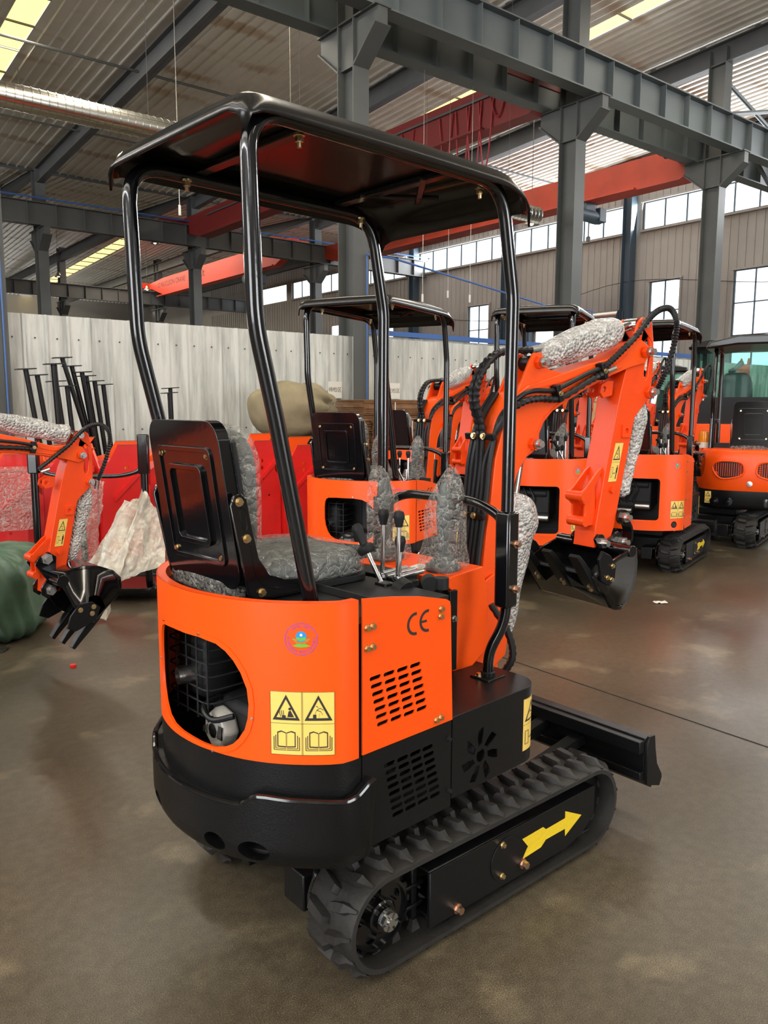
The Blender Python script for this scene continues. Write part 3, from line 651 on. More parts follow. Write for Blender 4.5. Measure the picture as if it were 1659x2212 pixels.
def sticker2(parent, fn, u0, u1, z0, z1, w=.0006, cuts=()):
    """upper hazard triangle over a keep-away figure"""
    lab = plate([(u0, z0), (u1, z0), (u1, z1), (u0, z1)], [], w * .3, w, fn, cuts).build('warning_sticker', 'yellow', parent, smooth=False, label='tall yellow keep-away warning sticker')
    ink = MB(); W = u1 - u0; H = z1 - z0; zm = z0 + H * .5; w2 = w + .0002; t = .0008
    for a, b, c, d in ((u0, zm - t / 2, u1, zm + t / 2), (u0, z0, u1, z0 + t), (u0, z1 - t, u1, z1)): ink.merge(iplate([(a, b), (c, b), (c, d), (a, d)], [], w2, w2 + .0003, fn, cuts))
    cx = (u0 + u1) / 2
    o = [(cx - W * .43, zm + H * .06), (cx + W * .43, zm + H * .06), (cx, zm + H * .43)]; i = [(cx - W * .33, zm + H * .09), (cx + W * .33, zm + H * .09), (cx, zm + H * .36)]
    ink.merge(iplate(o, [i], w2, w2 + .0003, fn, cuts))
    q = H * .01
    ink.merge(iplate(circ(cx + W * .05, zm + H * .13, H * .018, 8), [], w2, w2 + .0003, fn)); ink.merge(iplate([(cx - W * .18, zm + H * .20), (cx, zm + H * .24), (cx + W * .12, zm + H * .17), (cx, zm + H * .21)], [], w2, w2 + .0003, fn))
    ink.merge(iplate([(u0 + W * .10, z0 + H * .12), (u0 + W * .32, z0 + H * .12), (u0 + W * .32, z0 + H * .38), (u0 + W * .10, z0 + H * .38)], [[(u0 + W * .12, z0 + H * .13), (u0 + W * .30, z0 + H * .13), (u0 + W * .30, z0 + H * .37), (u0 + W * .12, z0 + H * .37)]], w2, w2 + .0003, fn))
    ya = z0 + H * .22
    ink.merge(iplate([(u0 + W * .36, ya), (u0 + W * .42, ya + 2.4 * q), (u0 + W * .42, ya + .6 * q), (u0 + W * .58, ya + .6 * q), (u0 + W * .58, ya + 2.4 * q), (u0 + W * .64, ya), (u0 + W * .58, ya - 2.4 * q), (u0 + W * .58, ya - .6 * q), (u0 + W * .42, ya - .6 * q), (u0 + W * .42, ya - 2.4 * q)], [], w2, w2 + .0003, fn))
    xc = u0 + W * .80; ink.merge(iplate(circ(xc, z0 + H * .40, H * .02, 8), [], w2, w2 + .0003, fn))
    ink.merge(iplate([(xc - W * .09, z0 + H * .37), (xc + W * .09, z0 + H * .37), (xc + W * .09, z0 + H * .23), (xc + W * .05, z0 + H * .23), (xc + W * .05, z0 + H * .07), (xc - W * .05, z0 + H * .07), (xc - W * .05, z0 + H * .23), (xc - W * .09, z0 + H * .23)], [], w2, w2 + .0003, fn))
    ink.build('print', 'ink', lab, smooth=False)
def seal(parent, fn, cu, cv, r=.039, full=True, flip=1):
    f2 = lambda u, v, w: fn(cu + flip * u, cv + v, w)
    base = iplate(circ(0, 0, r, 40), [circ(0, 0, r * .955, 40)], .0004, .0008, f2).build('round_seal', 'seal_p', parent, smooth=False, label='round purple, blue and green seal sticker')
    a = MB().merge(iplate(circ(0, r * .16, r * .33, 24), [], .0004, .0008, f2)); a.build('print', 'seal_b', base, smooth=False)
    b = MB(); b.merge(iplate(circ(0, r * .26, r * .085, 12), [], .0009, .0012, f2)); b.build('print', 'white', base, smooth=False)
    g = MB()
    g.merge(iplate([(-r * .31, r * .08), (-r * .16, r * .14), (0, r * .06), (r * .16, r * .14), (r * .31, r * .08), (r * .27, -r * .02), (0, -r * .12), (-r * .27, -r * .02)], [], .0009, .0011, f2))
    g.merge(iplate([(-r * .52, -r * .42), (-r * .25, -r * .30), (0, -r * .34), (r * .25, -r * .30), (r * .55, -r * .42), (r * .25, -r * .48), (0, -r * .50), (-r * .25, -r * .48)], [], .0006, .0010, f2))
    for s in (-1, 1):
        g.merge(iplate([(0, -r * .40), (s * r * .22, -r * .28), (s * r * .52, 0), (s * r * .52, r * .04), (s * r * .40, r * .02), (s * r * .12, -r * .18)], [[(s * r * .06, -r * .34), (s * r * .22, -r * .24), (s * r * .47, 0), (s * r * .40, -r * .02), (s * r * .14, -r * .2)]], .0006, .0010, f2))
    g.merge(iplate([(-r * .02, -r * .4), (r * .02, -r * .4), (r * .02, -r * .15), (-r * .02, -r * .15)], [], .0006, .0010, f2)); g.build('print', 'seal_g', base, smooth=False)
    if full:
        t = MB()
        for txt, a0, a1, up in (('* UNITED STATES *', 145, 35, 1), ('ENVIRONMENTAL PROTECTION AGENCY', 170, 370, -1)):
            n = len(txt)
            for i, ch in enumerate(txt):
                if ch == ' ': continue
                an = R(a0 + (a1 - a0) * (i + .5) / n); rr = r * .80
                add_text(t, ch, r * .20, f2, rr * math.cos(an), rr * math.sin(an), an - PI / 2 if up > 0 else an + PI / 2, .0009)
        t.build('lettering', 'seal_p', base, smooth=False)
# ---- undercarriage
def track_belt(yc, wd, xr=-.47, xf=.44, r=.140, zc=.156, pitch=37):
    L = xf - xr; per = 2 * L + 2 * PI * r
    def at(s, rr):
        s = s % per
        if s < L: return (xr + s, zc + rr), (1, 0), (0, 1)
        s -= L
        if s < PI * r: a = PI / 2 - s / r; return (xf + rr * math.cos(a), zc + rr * math.sin(a)), (math.sin(a), -math.cos(a)), (math.cos(a), math.sin(a))
        s -= PI * r
        if s < L: return (xf - s, zc - rr), (-1, 0), (0, -1)
        s -= L; a = -PI / 2 - s / r; return (xr + rr * math.cos(a), zc + rr * math.sin(a)), (math.sin(a), -math.cos(a)), (math.cos(a), math.sin(a))
    mb = MB(); h = wd / 2; N = pitch * 3; rings = []
    prof = [(-h, -.020), (h, -.020), (h, -.006), (h - .012, .0), (-h + .012, .0), (-h, -.006)]
    for i in range(N):
        q = []
        for y, d in prof: (x, z), _, _ = at(per * i / N, r + d); q.append((x, yc + y, z))
        rings.append([Vector(p) for p in q])
    mb.loft(rings, closed=True)
    def lug(s0, ys, hs, z0=0):
        # block on the belt: ys = y stations, hs = half length along the belt and height at each station
        rg = []
        for y, off, hl, ht in hs:
            pr = []
            for ds, dd in ((-hl * 1.25, -.002), (-hl * .8, ht), (hl * .8, ht), (hl * 1.25, -.002)):
                (x, z), _, _ = at(s0 + off + ds, r + dd); pr.append(Vector((x, yc + y, z)))
            rg.append(pr)
        mb.loft(rg)
    for k in range(pitch):
        s = per * k / pitch
        lug(s, 0, [(-h + .001, .010, .004, .001), (-h + .022, .006, .008, .008), (-h + .036, .002, .013, .022), (-h + .060, -.004, .013, .022), (-h + .082, -.010, .010, .022), (-h + .090, -.012, .010, .003)])
        s2 = s + per / pitch / 2
        lug(s2, 0, [(h - .001, .010, .004, .001), (h - .018, .006, .009, .008), (h - .030, .002, .014, .022), (h - .060, -.004, .014, .023), (h - .096, -.010, .011, .023), (h - .104, -.012, .010, .003)])
        for y in (-.024, .024):     # drive teeth inside
            rg = []
            for hl, hw, dd in ((.016, .011, -.019), (.007, .006, -.052)):
                pr = []
                for a, b in ((-1, -1), (1, -1), (1, 1), (-1, 1)): (x, z), _, _ = at(s + a * hl, r + dd); pr.append(Vector((x, yc + y + b * hw, z)))
                rg.append(pr)
            mb.loft(rg)
    return mb
def undercarriage(root, full=True):
    for sgn, yc in ((-1, -.372), (1, .318)):
        bt = track_belt(yc, .188).xf(Tm).build('track_belt', 'rubber', root, ang=30)
        yo = yc + sgn * .082
        # side frame: welded channel with a plain cover plate
        P = [(-.318, .06), (.30, .06), (.40, .085), (.458, .125), (.458, .232), (-.318, .226)]
        a, b = sorted((yo, yo - sgn * .012)); m = MB().prism(P, a, b, lambda u, v, w: Vector((u, w, v)))
        m.box((-.0 + .07, yo - sgn * .05, .226), (.776, .09, .008)); m.box((.07, yo - sgn * .05, .075), (.74, .09, .008))
        m.box((-.35, yo - sgn * .06, .175), (.10, .03, .012)); m.box((-.35, yo - sgn * .06, .115), (.10, .03, .012)); m.box((-.33, yo - sgn * .07, .15), (.02, .04, .15))
        fr = m.xf(Tm).build('track_frame', 'black', root, bevel=.003)
        if full or sgn < 0:
            c = plate(circ(.0, .145, .068, 40), [], 0, .003, lambda u, v, w: Vector((u + .0, yo + sgn * w, v))).xf(Tm).build('cover_disc', 'black', fr, bevel=.001)
            for x, z in ((-.02, .20), (-.02, .10)): MB().bolt((x, yo + sgn * .003, z), (0, sgn, 0), .0075, .008).xf(Tm).build('bolt', 'gold', fr)
            for x, z in ((-.211, .078), (.079, .100)): MB().bolt((x, yo, z), (0, sgn, 0), .0115, .016).xf(Tm).build('bolt', 'copper', fr)
            A = [(.383, .152), (.293, .196), (.293, .172), (.194, .170), (.178, .183), (.076, .180), (.105, .146), (.079, .113), (.170, .118), (.194, .135), (.294, .135), (.296, .109)]
            plate(A, [], .0004, .0012, lambda u, v, w: Vector((u, yo + sgn * w, v))).xf(Tm).build('arrow_sticker', 'arrow', fr, smooth=False, label='yellow arrow sticker pointing forward')
        for x in (-.21, .05, .27):
            k = MB(); k.cyl((x, yc - .05, .062), (x, yc + .05, .062), .036, n=20); k.cyl((x, yc - .062, .062), (x, yc - .05, .062), .045, n=20); k.cyl((x, yc + .05, .062), (x, yc + .062, .062), .045, n=20)
            k.xf(Tm).build('track_roller', 'gloss', root)
        # rear sprocket
        cx, cz = -.47, .156; y1 = yc + sgn * .030; hh = [circ(.062 * math.cos(2 * PI * k / 5 + .5), .062 * math.sin(2 * PI * k / 5 + .5), .020, 14) for k in range(5)]
        out = []
        for k in range(15):
            for d, rr in ((-.30, .098), (-.16, .110), (.16, .110), (.30, .098)): t = 2 * PI * (k + d) / 15; out.append((rr * math.cos(t), rr * math.sin(t)))
        s_ = plate(out, hh, 0, sgn * .012, lambda u, v, w: Vector((cx + u, y1 + w, cz + v)))
        s_.merge(MB().lathe([(.092, 0), (.098, .004), (.098, .020), (.090, .022), (.090, 0)], (cx, y1, cz), (0, sgn, 0), 40))
        sp = s_.xf(Tm).build('sprocket', 'gloss', root)
        k = MB().lathe([(.0, .010), (.045, .010), (.045, .030), (.040, .034), (.033, .034), (.033, .046), (.0, .046)], (cx, y1, cz), (0, sgn, 0), 32); k.xf(Tm).build('hub', 'gloss', sp)
        k = MB()
        for q in range(6):
            t0 = PI / 3 * q
            k.prism([(.009 * math.cos(t0 + .5), .009 * math.sin(t0 + .5)), (.026 * math.cos(t0 + .12), .026 * math.sin(t0 + .12)), (.0265 * math.cos(t0 + .52), .0265 * math.sin(t0 + .52)), (.026 * math.cos(t0 + .92), .026 * math.sin(t0 + .92))], .046, .062, lambda u, v, w: Vector((cx + u, y1 + sgn * w, cz + v)))
        k.cyl((cx, y1 + sgn * .04, cz), (cx, y1 + sgn * .066, cz), .011, n=16); k.cyl((cx, y1 + sgn * .04, cz), (cx, y1 + sgn * .050, cz), .027, n=6)
        k.xf(Tm).build('castle_nut', 'steel', sp)
        k = MB().lathe([(.0, 0), (.095, 0), (.118, .006), (.118, .016), (.06, .03), (.0, .03)], (cx, yc - sgn * .128, cz), (0, sgn, 0), 36); k.xf(Tm).build('motor_flange', 'gloss', root)
        k = MB().cyl((.44, yc - .035, .156), (.44, yc + .035, .156), .108, n=32); k.cyl((.44, yc - .012, .156), (.44, yc + .012, .156), .118, n=32); k.xf(Tm).build('front_idler', 'black', root)
        k = MB().box((-.50, yc - sgn * .20, .16), (.16, .10, .11)); k.cyl((-.53, yc - sgn * .16, .20), (-.53, yc - sgn * .13, .20), .02); k.xf(Tm).build('travel_motor', 'cast', root, bevel=.006)
    m = MB().box((.0, -.027, .20), (.62, .50, .12)); m.box((-.0, -.027, .29), (.40, .36, .06)); m.cyl((0, -.027, .30), (0, -.027, .42), .20, n=36); m.xf(Tm).build('chassis', 'black', root, bevel=.006)
    # dozer blade
    bl = MB(); P = [(.745, .318), (.79, .318), (.79, .306), (.765, .29), (.760, .23), (.775, .17), (.81, .125), (.80, .115), (.755, .16), (.742, .23), (.745, .29)]
    bl.prism(P, -.465, .41, lambda u, v, w: Vector((u, w, v)))
    bl.box((.735, -.03, .29), (.05, .87, .045)); bl.box((.735, -.03, .18), (.03, .87, .03)); blade = bl.xf(Tm).build('dozer_blade', 'black', root, bevel=.002)
    for y0, y1 in ((-.477, -.465), (.41, .422)):
        MB().prism([(.742, .30), (.755, .325), (.792, .325), (.80, .27), (.815, .21), (.850, .16), (.853, .145), (.838, .115), (.75, .145)], y0, y1, lambda u, v, w: Vector((u, w, v))).xf(Tm).build('blade_end_plate', 'black', blade, bevel=.002)
    a = MB()
    for y in (-.19, .13): a.bar((.30, y, .17), (.745, y, .235), .05, .04)
    a.bar((.40, -.03, .20), (.74, -.03, .25), .045, .045); a.xf(Tm).build('blade_arm', 'black', blade, bevel=.003)
# ---- canopy
def canopy(root, xa=0.0):
    zt = 2.128
    for y in (-.34, .215):
        pts = [(-.657, y, .985), (-.761, y, 1.468), (-.813, y, 1.68), (-.825, y, zt), (.035, y, zt), (.098, y, 1.82), (.095, y, 1.17)]
        path = rnd_path(pts, [0, .0, .05, .10, .10, .03, 0], 8)
        MB().tube(path, .0195, 14).build('canopy_post', 'gloss', root, ang=50)
        lo = MB().tube(rnd_path([(.097, y, 1.19), (.100, y, .84), (.062, y + .035 * (1 if y < 0 else -1), .74), (.060, y + .035 * (1 if y < 0 else -1), .66)], [0, .08, .05, 0], 8), .017, 14); lo.build('canopy_post', 'gloss', root, ang=50)
        MB().box((.096, y, 1.035), (.054, .054, .30)).build('post_sleeve', 'gloss', root, bevel=.008)
        for z in (.945, 1.085):
            MB().bolt((.105, y - .027, z), (0, -1, 0), .0095, .012).build('bolt', 'copper', root)
        pl = MB().box((.060, y + .035 * (1 if y < 0 else -1), .661), (.085, .075, .009)); pl.cyl((.06, y + .035 * (1 if y < 0 else -1), .66), (.06, y + .035 * (1 if y < 0 else -1), .68), .024); f = pl.build('foot_plate', 'black', root, bevel=.003)
        MB().bolt((.028, y + .045 * (1 if y < 0 else -1), .666), (0, 0, 1), .008, .008).build('bolt', 'gold', f)
    # handrail bar between the front posts
    MB().tube(rnd_path([(.096, -.34, 1.05), (.094, -.33, 1.16), (.094, -.22, 1.205), (.094, .10, 1.205), (.094, .20, 1.16), (.096, .215, 1.05)], [0, .05, .09, .09, .05, 0], 8), .015, 12).build('handrail', 'gloss', root, ang=50)
    # pressed roof
    x0, x1, y0, y1 = -.872, .128, -.395, .262; nx, ny = 40, 26; z0 = 2.152
    mb = MB()
    def top(i, j):
        u = i / nx; v = j / ny; x = x0 + (x1 - x0) * u; y = y0 + (y1 - y0) * v
        d = min(1, min(v, 1 - v) * (y1 - y0) / .07); db = min(1, u * (x1 - x0) / .07); df = min(1, (1 - u) * (x1 - x0) / .16)
        e = lambda t: math.sqrt(max(0, 1 - (1 - t) ** 2))
        z = z0 + .022 * math.sin(PI * u) ** .5 * math.sin(PI * v) ** .5
        z -= .047 * (1 - e(d)) + .045 * (1 - e(db)) + .088 * (1 - e(df))
        # sunken centre panel with sloping sides
        ins = min((u - .12) * (x1 - x0), (.86 - u) * (x1 - x0), (v - .17) * (y1 - y0), (.83 - v) * (y1 - y0)); z -= .014 * max(0, min(1, ins / .025))
        # rounded plan corners
        cr = .05; cxn = min(x - x0, x1 - x); cyn = min(y - y0, y1 - y)
        if cxn < cr and cyn < cr:
            q = math.hypot(cr - cxn, cr - cyn)
            if q > cr: k = cr / q; x = (x0 + cr - (cr - cxn) * k) if x < (x0 + x1) / 2 else (x1 - cr + (cr - cxn) * k); y = (y0 + cr - (cr - cyn) * k) if y < (y0 + y1) / 2 else (y1 - cr + (cr - cyn) * k)
        return Vector((x, y, z))
    G = [[top(i, j) for j in range(ny + 1)] for i in range(nx + 1)]; n = ny + 1
    mb.v = [tuple(G[i][j]) for i in range(nx + 1) for j in range(ny + 1)]
    mb.f = [(i * n + j, (i + 1) * n + j, (i + 1) * n + j + 1, i * n + j + 1) for i in range(nx) for j in range(ny)]
    rf_ = mb.build('canopy_roof', 'roofblk', root, ang=60, solid=.006)
    rb = MB()
    for x in (-.62, -.12): rb.box((x, -.065, 2.142), (.035, .52, .016))
    for a, b in (((-.14, -.2), (.02, -.02)), ((-.14, .07), (.02, -.11))): rb.bar((a[0], a[1], 2.14), (b[0], b[1], 2.13), .02, .012)
    rb.build('roof_brace', 'roofblk', rf_, bevel=.003)
    for x, y in ((-.66, -.325), (-.02, -.325), (-.66, .20), (-.02, .20)):
        b = MB().bolt((x, y + (.0 if y > 0 else .02), zt - .012), (0, 0, -1), .010, .013); b.cyl((x, y + (.0 if y > 0 else .02), zt - .025), (x, y + (0 if y > 0 else .02), zt - .042), .006, n=8); b.build('bolt', 'gold', rf_)
# ---- seat
def seat(root, yc=.025, full=True):
    # back shell, leaning: local (a across, h up) -> world
    def bk(a, h, w): t = h / .41; return Vector((-.745 - .06 * t + w, yc + a, 1.035 + h * 1.05))
    out = rrect(-.185, 0, .185, .41, .05, 6)
    out = [(a * (1 - .06 * h / .41), h) for a, h in out]
    sh = MB().prism(out, 0, .035, bk).build('seat_shell', 'gloss', root, bevel=.012, seg=3)
    for k, (a0, h0, a1, h1, d) in enumerate(((-.135, .055, .135, .345, .006), (-.085, .10, .085, .30, .010))):
        r = MB(); r.merge(plate([(a, h) for a, h in rrect(a0, h0, a1, h1, .02)], [rrect(a0 + .012, h0 + .012, a1 - .012, h1 - .012, .015)], -d, .001, bk)); r.build('pressed_rib', 'gloss', sh, bevel=.003, seg=2)
    for a in (-.115, .115):
        for h in (.075, .325): MB().bolt(bk(a, h, -.001), (-1, 0, 0), .006, .005).build('bolt', 'gold', sh)
    b = MB().blob((-.708, yc, 1.250), (.046, .172, .194), 28, 14, p=.55); bk2 = b.build('back_cushion', 'grey_rub', root)
    MB().blob((-.702, yc, 1.255), (.050, .180, .198), 36, 20, jit=.012, seed=3, p=.55).build('plastic_cover', 'film', bk2, ang=80)
    z = MB(); z.tube([bk(-.19 * (1 - .06 * h / .41), h, .04) for h in (.05, .12, .2, .3, .36)], .006, 6); z.build('zip', 'matte', bk2)
    c = MB().blob((-.50, yc + .01, 1.055), (.215, .195, .045), 30, 10, p=.5); cu = c.build('seat_cushion', 'grey_rub', root)
    MB().blob((-.50, yc + .01, 1.060), (.228, .206, .050), 44, 12, jit=.02, seed=5, p=.5).build('plastic_cover', 'film', cu, ang=80)
    MB().blob((-.725, yc + .02, 1.030), (.025, .18, .028), 14, 8, jit=.03, p=.6).build('rolled_film', 'film', cu)
    MB().prism(rrect(-.68, yc - .18, -.30, yc + .19, .04), 1.004, 1.022, lambda u, v, w: Vector((u, v, w))).build('seat_base', 'matte', root, bevel=.004)
    for y in (yc - .20, yc + .19):
        P = [(-.785, 1.26), (-.775, 1.285), (-.755, 1.290), (-.738, 1.275), (-.722, 1.19), (-.705, 1.12), (-.672, 1.075), (-.62, 1.055), (-.545, 1.048), (-.540, 1.015), (-.72, 1.015), (-.738, 1.03)]
        br = MB().prism(P, y - .005, y + .005, lambda u, v, w: Vector((u, w, v))); br = br.build('seat_bracket', 'gloss', root, bevel=.003)
        s = -1 if y < 0 else 1
        if full:
            for x, zz in ((-.762, 1.268), (-.742, 1.175), (-.700, 1.032), (-.562, 1.030)): MB().bolt((x, y + s * .005, zz), (0, s, 0), .0085, .008).build('bolt', 'gold', br)
            rbs = MB(); rbs.tube(crv([(-.758, y + s * .005, 1.245), (-.748, y + s * .005, 1.20), (-.738, y + s * .005, 1.20), (-.745, y + s * .005, 1.25)], 4, True), .0022, 5)
            rbs.tube(rnd_path([(-.732, y + s * .005, 1.155), (-.712, y + s * .005, 1.06), (-.66, y + s * .005, 1.035), (-.585, y + s * .005, 1.032)], .03, 5), .0025, 5); rbs.build('pressed_rib', 'gloss', br)
# ---- console and controls
def console(root, full=True):
    P = [(-.035, .968), (-.02, .945), (.0, .93), (.020, .905), (.026, .86), (.028, .70), (.014, .66), (.11, .655), (.187, .70), (.182, .89), (.155, .985)]
    cn = MB().prism(P, -.20, .215, lambda u, v, w: Vector((u, w, v))); cn = cn.build('control_console', 'orange', root, bevel=.004)
    MB().box((-.005, .02, .80), (.06, .40, .28)).build('console_frame', 'black', root, smooth=False)
    MB().box((.0, -.206, .80), (.036, .012, .26)).build('side_bracket', 'black', cn, bevel=.002)
    for y in (-.19, .2): MB().bolt((.0, y - .022, .84), (0, -1, 0), .008, .01).build('bolt', 'steel', cn)
    if full:
        tg = MB().box((.03, -.035, .9765), (.05, .055, .0012), Matrix.Rotation(R(-5), 3, 'Y')); tg.build('data_plate', 'paper', cn, smooth=False, label='small white data plate')
    for y, nm in ((-.115, 0), (.145, 1)):
        z = .972; k = MB()
        for i in range(5): k.lathe([(.058 - .008 * i, z + .013 * i), (.058 - .008 * i, z + .013 * i + .007), (.050 - .008 * i, z + .013 * i + .012)], (.055, y, 0), n=20)
        k.cyl((.055, y, z), (.055, y, z + .02), .058, n=20)
        j = k.build('joystick', 'grey_rub', root)
        k = MB().loft([k.ring((.055 - .01 * t, y + (.0 if nm else -.012) * t, z + .06 + .045 * i), (0, 0, 1), r_, 14) for i, (t, r_) in enumerate(((0, .016), (.3, .018), (.6, .024), (1, .027), (1.4, .024), (1.6, .014)))]); k.build('grip', 'grey_rub', j)
    # lever bank
    vb = MB().box((-.235, -.165, .985), (.12, .13, .02)); vb.box((-.20, -.10, .98), (.10, .20, .05)); vb = vb.build('lever_bank', 'black', root, bevel=.003)
    v2 = MB()
    for y in (-.20, -.165, -.13): v2.cyl((-.25, y, 1.004), (-.10, y + .03, 1.0), .008, n=10)
    v2.build('spool_valve', 'steel', vb)
    for x, y, z0, z1 in ((-.250, -.150, 1.0, 1.165), (-.250, -.215, 1.0, 1.165), (-.215, -.185, 1.0, 1.085)):
        lv = MB().cyl((x, y, z0), (x + .004, y, z1), .0065, n=10); lv.cyl((x, y, z0), (x, y, z0 + .012), .012, n=8); lv = lv.build('lever', 'chrome', root)
        MB().lathe([(.0, 0), (.0105, 0), (.012, .01), (.0165, .028), (.0165, .034), (.013, .045), (.0, .049)], (x + .004, y, z1 - .008), n=16).build('knob', 'matte', lv)
    a = Vector((-.315, -.225, .99)); b = Vector((-.335, -.175, 1.095))
    lv = MB().cyl(a, b, .007, n=10).build('lever', 'chrome', root); d = (b - a).normalized()
    MB().lathe([(.0, 0), (.02, .0), (.026, .008), (.026, .02), (.02, .026), (.012, .028), (.012, .05), (.0165, .07), (.0165, .08), (.011, .09), (0, .092)], b - d * .01, d, 14).build('throttle_knob', 'matte', lv)
    MB().box((-.325, -.235, .985), (.03, .045, .05)).build('lever_mount', 'black', lv, bevel=.003)
    MB().cyl((-.30, -.30, .985), (-.30, -.27, .995), .035, n=24).build('horn', 'matte', root)
    k = MB().lathe([(.016, 0), (.023, 0), (.023, .03), (.016, .03)], (-.235, -.33, 1.005), (.6, .8, .1), 20); k.build('key_switch', 'matte', root)
    MB().cyl((-.20, -.34, .99), (-.20, -.34, 1.022), .022, n=12).build('cap', 'matte', root)
# ---- engine seen through the rear opening
def engine(root):
    m = MB().box((-.60, -.02, .62), (.20, .30, .16)); m.box((-.56, -.14, .82), (.14, .16, .24)); en = m.build('engine_block', 'dark', root, bevel=.02)
    mu = MB().blob((-.69, .105, .785), (.060, .078, .092), 20, 12, p=.35).build('muffler', 'matte', root)
    MB().lathe([(.025, 0), (.025, .002), (.025, .05), (.022, .05), (.021, .0)], (-.745, .085, .765), (-.96, .22, -.02), 20).build('exhaust_pipe', 'steel', mu)
    g = MB(); x0, x1 = -.765, -.62
    for i in range(7):
        z = .665 + .037 * i; g.tube(rnd_path([(x1, .215, z), (x0, .205, z), (x0, -.015, z), (x1, -.015, z)], .03, 4), .0028, 6)
    for y in (.205, .15, .095, .04, -.013):
        g.tube(rnd_path([(x0, y, .655), (x0, y, .895), (x1, y, .90)], .02, 4), .0028, 6)
    g.build('muffler_guard', 'dark', mu)
    c = MB().lathe([(.0, 0), (.050, 0), (.060, .01), (.060, .035), (.050, .05), (.0, .052)], (-.700, -.015, .628), (-1, .0, .02), 7); rc = c.build('recoil_cover', 'alu', root, bevel=.004)
    c = MB().lathe([(.020, .0), (.020, .004), (.012, .006), (.0, .006)], (-.751, -.015, .629), (-1, 0, .02), 16); c.build('cap_nut', 'steel', rc)
    for i in range(3):
        MB().bar((-.7525, .012 + .010 * i, .640 - .005 * i), (-.7525, .016 + .010 * i, .612), .003, .004).build('cooling_rib', 'steel', rc, smooth=False)
        MB().bar((-.7525, -.044 - .008 * i, .650), (-.7525, -.040 - .008 * i, .612), .003, .004).build('cooling_rib', 'steel', rc, smooth=False)
    h = MB(); h.tube(crv([(-.70, .03, .70), (-.77, .0, .695), (-.775, -.05, .675), (-.74, -.10, .69)], 6), .008, 8); h.tube(crv([(-.66, .14, .60), (-.72, .125, .64), (-.70, .07, .66)], 6), .010, 8); h.build('engine_hose', 'hose', root)
    MB().tube(crv([(-.66, .16, .57), (-.705, .135, .62), (-.70, .10, .655), (-.68, .07, .66)], 6), .012, 10).build('oil_pipe', 'steel', root)
    MB().box((-.50, -.06, .71), (.008, .74, .62)).build('bulkhead', 'dark', root, smooth=False)
